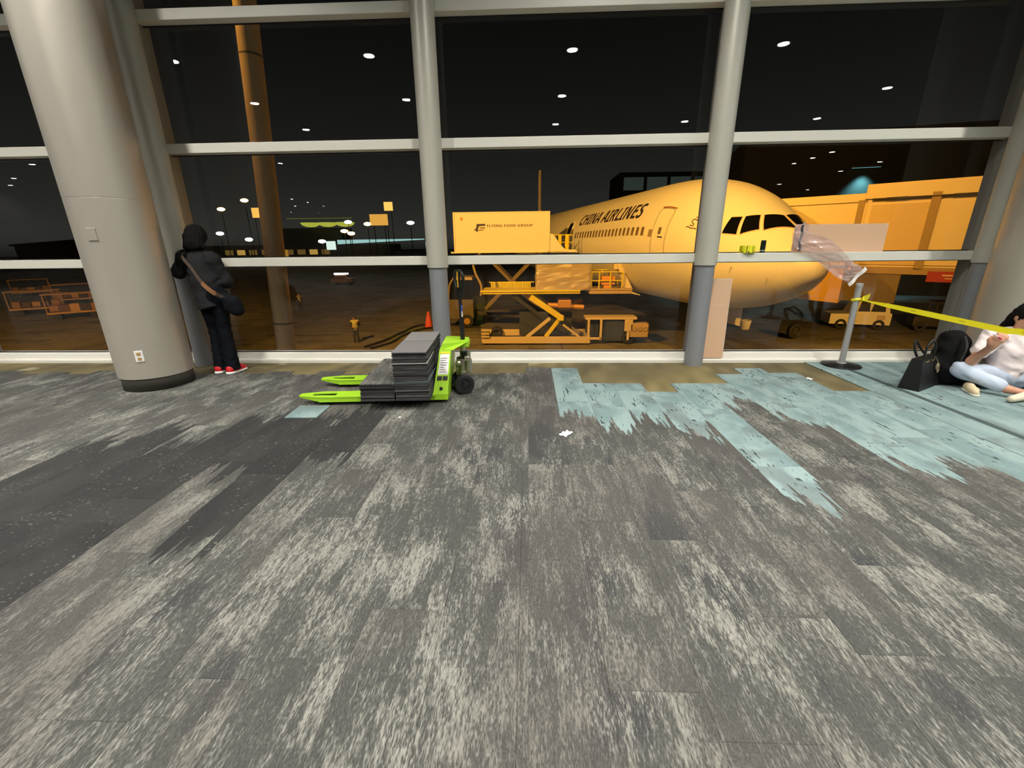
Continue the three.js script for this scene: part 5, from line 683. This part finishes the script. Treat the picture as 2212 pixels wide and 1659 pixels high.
// ---------------------------------------------------------------- far side of the airfield
{
  const dim = std(0x2a2824, 0.9), dim2 = std(0x3a2f20, 0.9), amberWin = glow([1, 0.55, 0.1], 0.9), cyan = glow([0.55, 1, 0.95], 0.55), whiteWin = glow([1, 0.95, 0.8], 2.0);
  const far = thing('terminal_building', 'long low dark terminal far across the airfield with lit openings', 'building', [-78, G, -165]);
  mesh('concourse', [box(70, 6.5, 14, -8, 3.25, 0, 0), box(40, 4, 12, 40, 2, 0, 0)], dim, far);
  mesh('upper_storey', [box(24, 9, 10, -4, 8, -2, 0)], std(0x20221f, 0.9), far);
  for (let i = 0; i < 9; i++) mesh('lit_bay', box(3.0, 1.8, 0.2, -34 + i * 4.6, 4.0, 7.05, 0), i % 3 === 1 ? glow([1, 0.6, 0.12], 0.4) : glow([1, 0.6, 0.12], 0.1), far);
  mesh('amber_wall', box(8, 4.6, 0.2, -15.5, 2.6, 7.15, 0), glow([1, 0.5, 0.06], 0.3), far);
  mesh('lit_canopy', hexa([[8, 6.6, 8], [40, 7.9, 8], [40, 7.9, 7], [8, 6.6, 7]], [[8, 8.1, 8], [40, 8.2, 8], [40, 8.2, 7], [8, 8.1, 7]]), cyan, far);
  mesh('lit_kiosk', [box(3.4, 3, 0.3, 5.2, 6.2, 7.3, 0), box(3.2, 1.8, 0.3, 42, 6.2, 7.3, 0)], glow([0.8, 1, 0.9], 0.9), far);
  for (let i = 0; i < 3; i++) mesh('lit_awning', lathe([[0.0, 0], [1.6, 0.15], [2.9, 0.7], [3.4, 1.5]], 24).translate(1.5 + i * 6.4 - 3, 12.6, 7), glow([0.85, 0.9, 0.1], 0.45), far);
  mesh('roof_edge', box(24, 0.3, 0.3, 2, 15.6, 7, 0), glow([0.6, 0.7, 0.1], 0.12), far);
  const shed = thing('cargo_shed', 'dark cargo shed far across the airfield with an amber lit gable', 'building', [-150, G, -150], 0.2);
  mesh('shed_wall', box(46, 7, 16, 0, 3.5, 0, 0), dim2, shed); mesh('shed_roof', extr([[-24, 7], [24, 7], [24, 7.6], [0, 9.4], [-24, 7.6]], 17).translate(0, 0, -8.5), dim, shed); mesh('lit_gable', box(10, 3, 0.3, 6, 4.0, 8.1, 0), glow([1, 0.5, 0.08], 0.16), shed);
  // signs
  const sg = (n, label, x, y, z, w, h, g) => { const s = thing('lit_sign', label, 'sign', [x, G, z]); mesh('face', box(w, h, 0.3, 0, y, 0, 0.05), g, s); mesh('post', [rod([-w * 0.3, 0, -0.2], [-w * 0.3, y, -0.2], 0.12), rod([w * 0.3, 0, -0.2], [w * 0.3, y, -0.2], 0.12)], dim, s); return s; };
  sg(0, 'large amber lit sign far off, lower of the pair', -51.5, 14.4, -150, 6.2, 3.6, glow([1, 0.5, 0.08], 0.75));
  sg(1, 'small amber lit sign far off, above the larger amber one', -48.4, 18.8, -152, 3.0, 2.8, glow([1, 0.6, 0.12], 1.1));
  sg(2, 'amber lit sign beyond the mast, near the distant terminal', -94, 17.2, -150, 3.2, 3.2, glow([1, 0.55, 0.1], 1.0));
  // apron lights on poles, read one by one from the far shore of lights
  const L = [[-106.3, 12.8, 0], [-97.5, 15.5, 0], [-108.5, 4.9, 2], [-98.5, 2.8, 2], [-88.5, 7.7, 2], [-62.3, 8.1, 1], [-64, 5.2, 0], [-61.7, 4.4, 0], [-72.4, 1.9, 2], [-40.6, 7.6, 1], [-55.6, 7.4, 0]];
  const col = [glow([1, 0.6, 0.2], 9), glow([0.75, 1, 0.95], 5), glow([1, 0.97, 0.85], 9)];
  const hue = ['amber', 'bluish', 'white'];
  const proto = (kind) => { const a = thing('apron_lamp', 'far ' + hue[kind] + ' lamp on a thin pole across the airfield', 'lamp', [0, 0, 0], 0, 'far ' + hue[kind] + ' pole lamps'); mesh('lamp_head', sph(0.85, 0, 0, 0, 1.6, 0.7, 1, 12), col[kind], a); mesh('pole', rod([0, -0.4, -0.2], [0, -22, -0.2], 0.13, 8), dim, a); return a; };
  const made = {};
  for (const [x, y, k] of L) { let a = made[k]; if (!a) a = made[k] = proto(k); else { a = a.clone(); a.name = numbered('apron_lamp'); scene.add(a); a.traverse((q) => { if (q !== a) q.name = numbered(q.name.replace(/_\d+$/, '')); }); } a.position.set(x, y + 1.2, -150); a.children[1].scale.y = (y + 1.2 - G) / 22; }
  const cl = thing('moving_vehicle', 'low vehicle with a glowing white roof bar crossing the dark apron', 'vehicle', [-30, G, -64.2], 0.2);
  mesh('body', [box(3.4, 0.7, 1.6, 0, 0.7, 0, 0.15), box(1.8, 0.6, 1.4, -0.2, 1.25, 0, 0.2)], std(0x6a4a24, 0.5), cl); mesh('light_bar', box(2.2, 0.22, 0.3, 0, 1.75, 0.3, 0.06), glow([1, 0.95, 0.9], 7), cl); for (const x of [-1.1, 1.1]) for (const z of [0.7, -0.7]) mesh('wheel', cyl(0.33, 0.33, 0.2, x, 0.33, z, 18, 'z'), M.rubber, cl);
  const pole = thing('flood_mast', 'thin grey mast rising behind the catering truck', 'mast', [1.55, G, -60]); mesh('shaft', lathe([[0.26, 0], [0.2, 15.6], [0, 15.6]], 20), std(0xd8cdd0, 0.8), pole); mesh('head_bracket', box(0.9, 0.12, 0.2, 0, 15.4, 0, 0.03), std(0x4a4644, 0.8), pole);
  const gb = thing('office_building', 'dark building with dim green windows rising behind the aircraft', 'building', [48, G, -130]); mesh('block', box(44, 25, 16, 0, 12.5, -8, 0), std(0x1a211d, 0.9), gb); for (let i = 0; i < 6; i++) mesh('window_band', box(5.6, 3.4, 0.2, -18 + i * 6.6, 22, 0.05, 0), glow([0.35, 0.5, 0.42], i < 3 ? 0.06 : 0.035), gb);
  // building beyond the bridge with a teal-lit wall, and the tail of an aircraft parked at the next stand
  const bl = thing('hangar', 'dark hangar beyond the boarding bridge with a teal lit patch of wall', 'building', [38, G, -46], -0.25);
  mesh('hangar_wall', box(40, 17, 14, 6, 8.5, -7, 0), std(0x131716, 0.9), bl);
  mesh('lamp_hood', box(3.0, 0.25, 0.6, -2.2, 13.4, 0.4, 0.05), M.darkPart, bl); mesh('lamp_strip', box(2.6, 0.06, 0.2, -2.2, 13.3, 0.45, 0.02), glow([0.35, 0.95, 1], 0.8), bl);
  const tl = new THREE.SpotLight(new THREE.Color().setRGB(0.3, 0.9, 1), 420, 0, 0.75, 0.9, 2); tl.name = 'teal_wall_light'; tl.castShadow = true; tl.shadow.radius = 10; { const q = bl.localToWorld(V(-2.2, 13.1, 0.9)), e = bl.localToWorld(V(-2.2, 9.5, 0)); bl.updateMatrixWorld(); tl.position.copy(bl.localToWorld(V(-2.2, 13.1, 0.95))); tl.target.position.copy(bl.localToWorld(V(-2.2, 9.0, 0))); } scene.add(tl, tl.target);
  const tf = thing('tail_fin', 'blue tail fin of another aircraft standing behind the airliner nose', 'airplane', [27.3, G, -60], 0.0);
  mesh('fin', extr([[0, 12.0], [2.7, 12.0], [2.45, 17.2], [1.6, 17.4]], 0.4, 0.05), std(0x3a5a9a, 0.4), tf); mesh('tail_cone', lathe([[0.2, 0], [1.4, 4], [2.4, 12]], 24).rotateX(-PI / 2).translate(1.4, 10.4, 2), std(0x8a8680, 0.5), tf); mesh('main_gear', [rod([1.4, 0.4, -9], [1.4, 9, -9], 0.2), cyl(0.5, 0.5, 0.4, 1.4, 0.5, -9, 20, 'x')], M.darkPart, tf);
}
renderer.render(scene, camera);
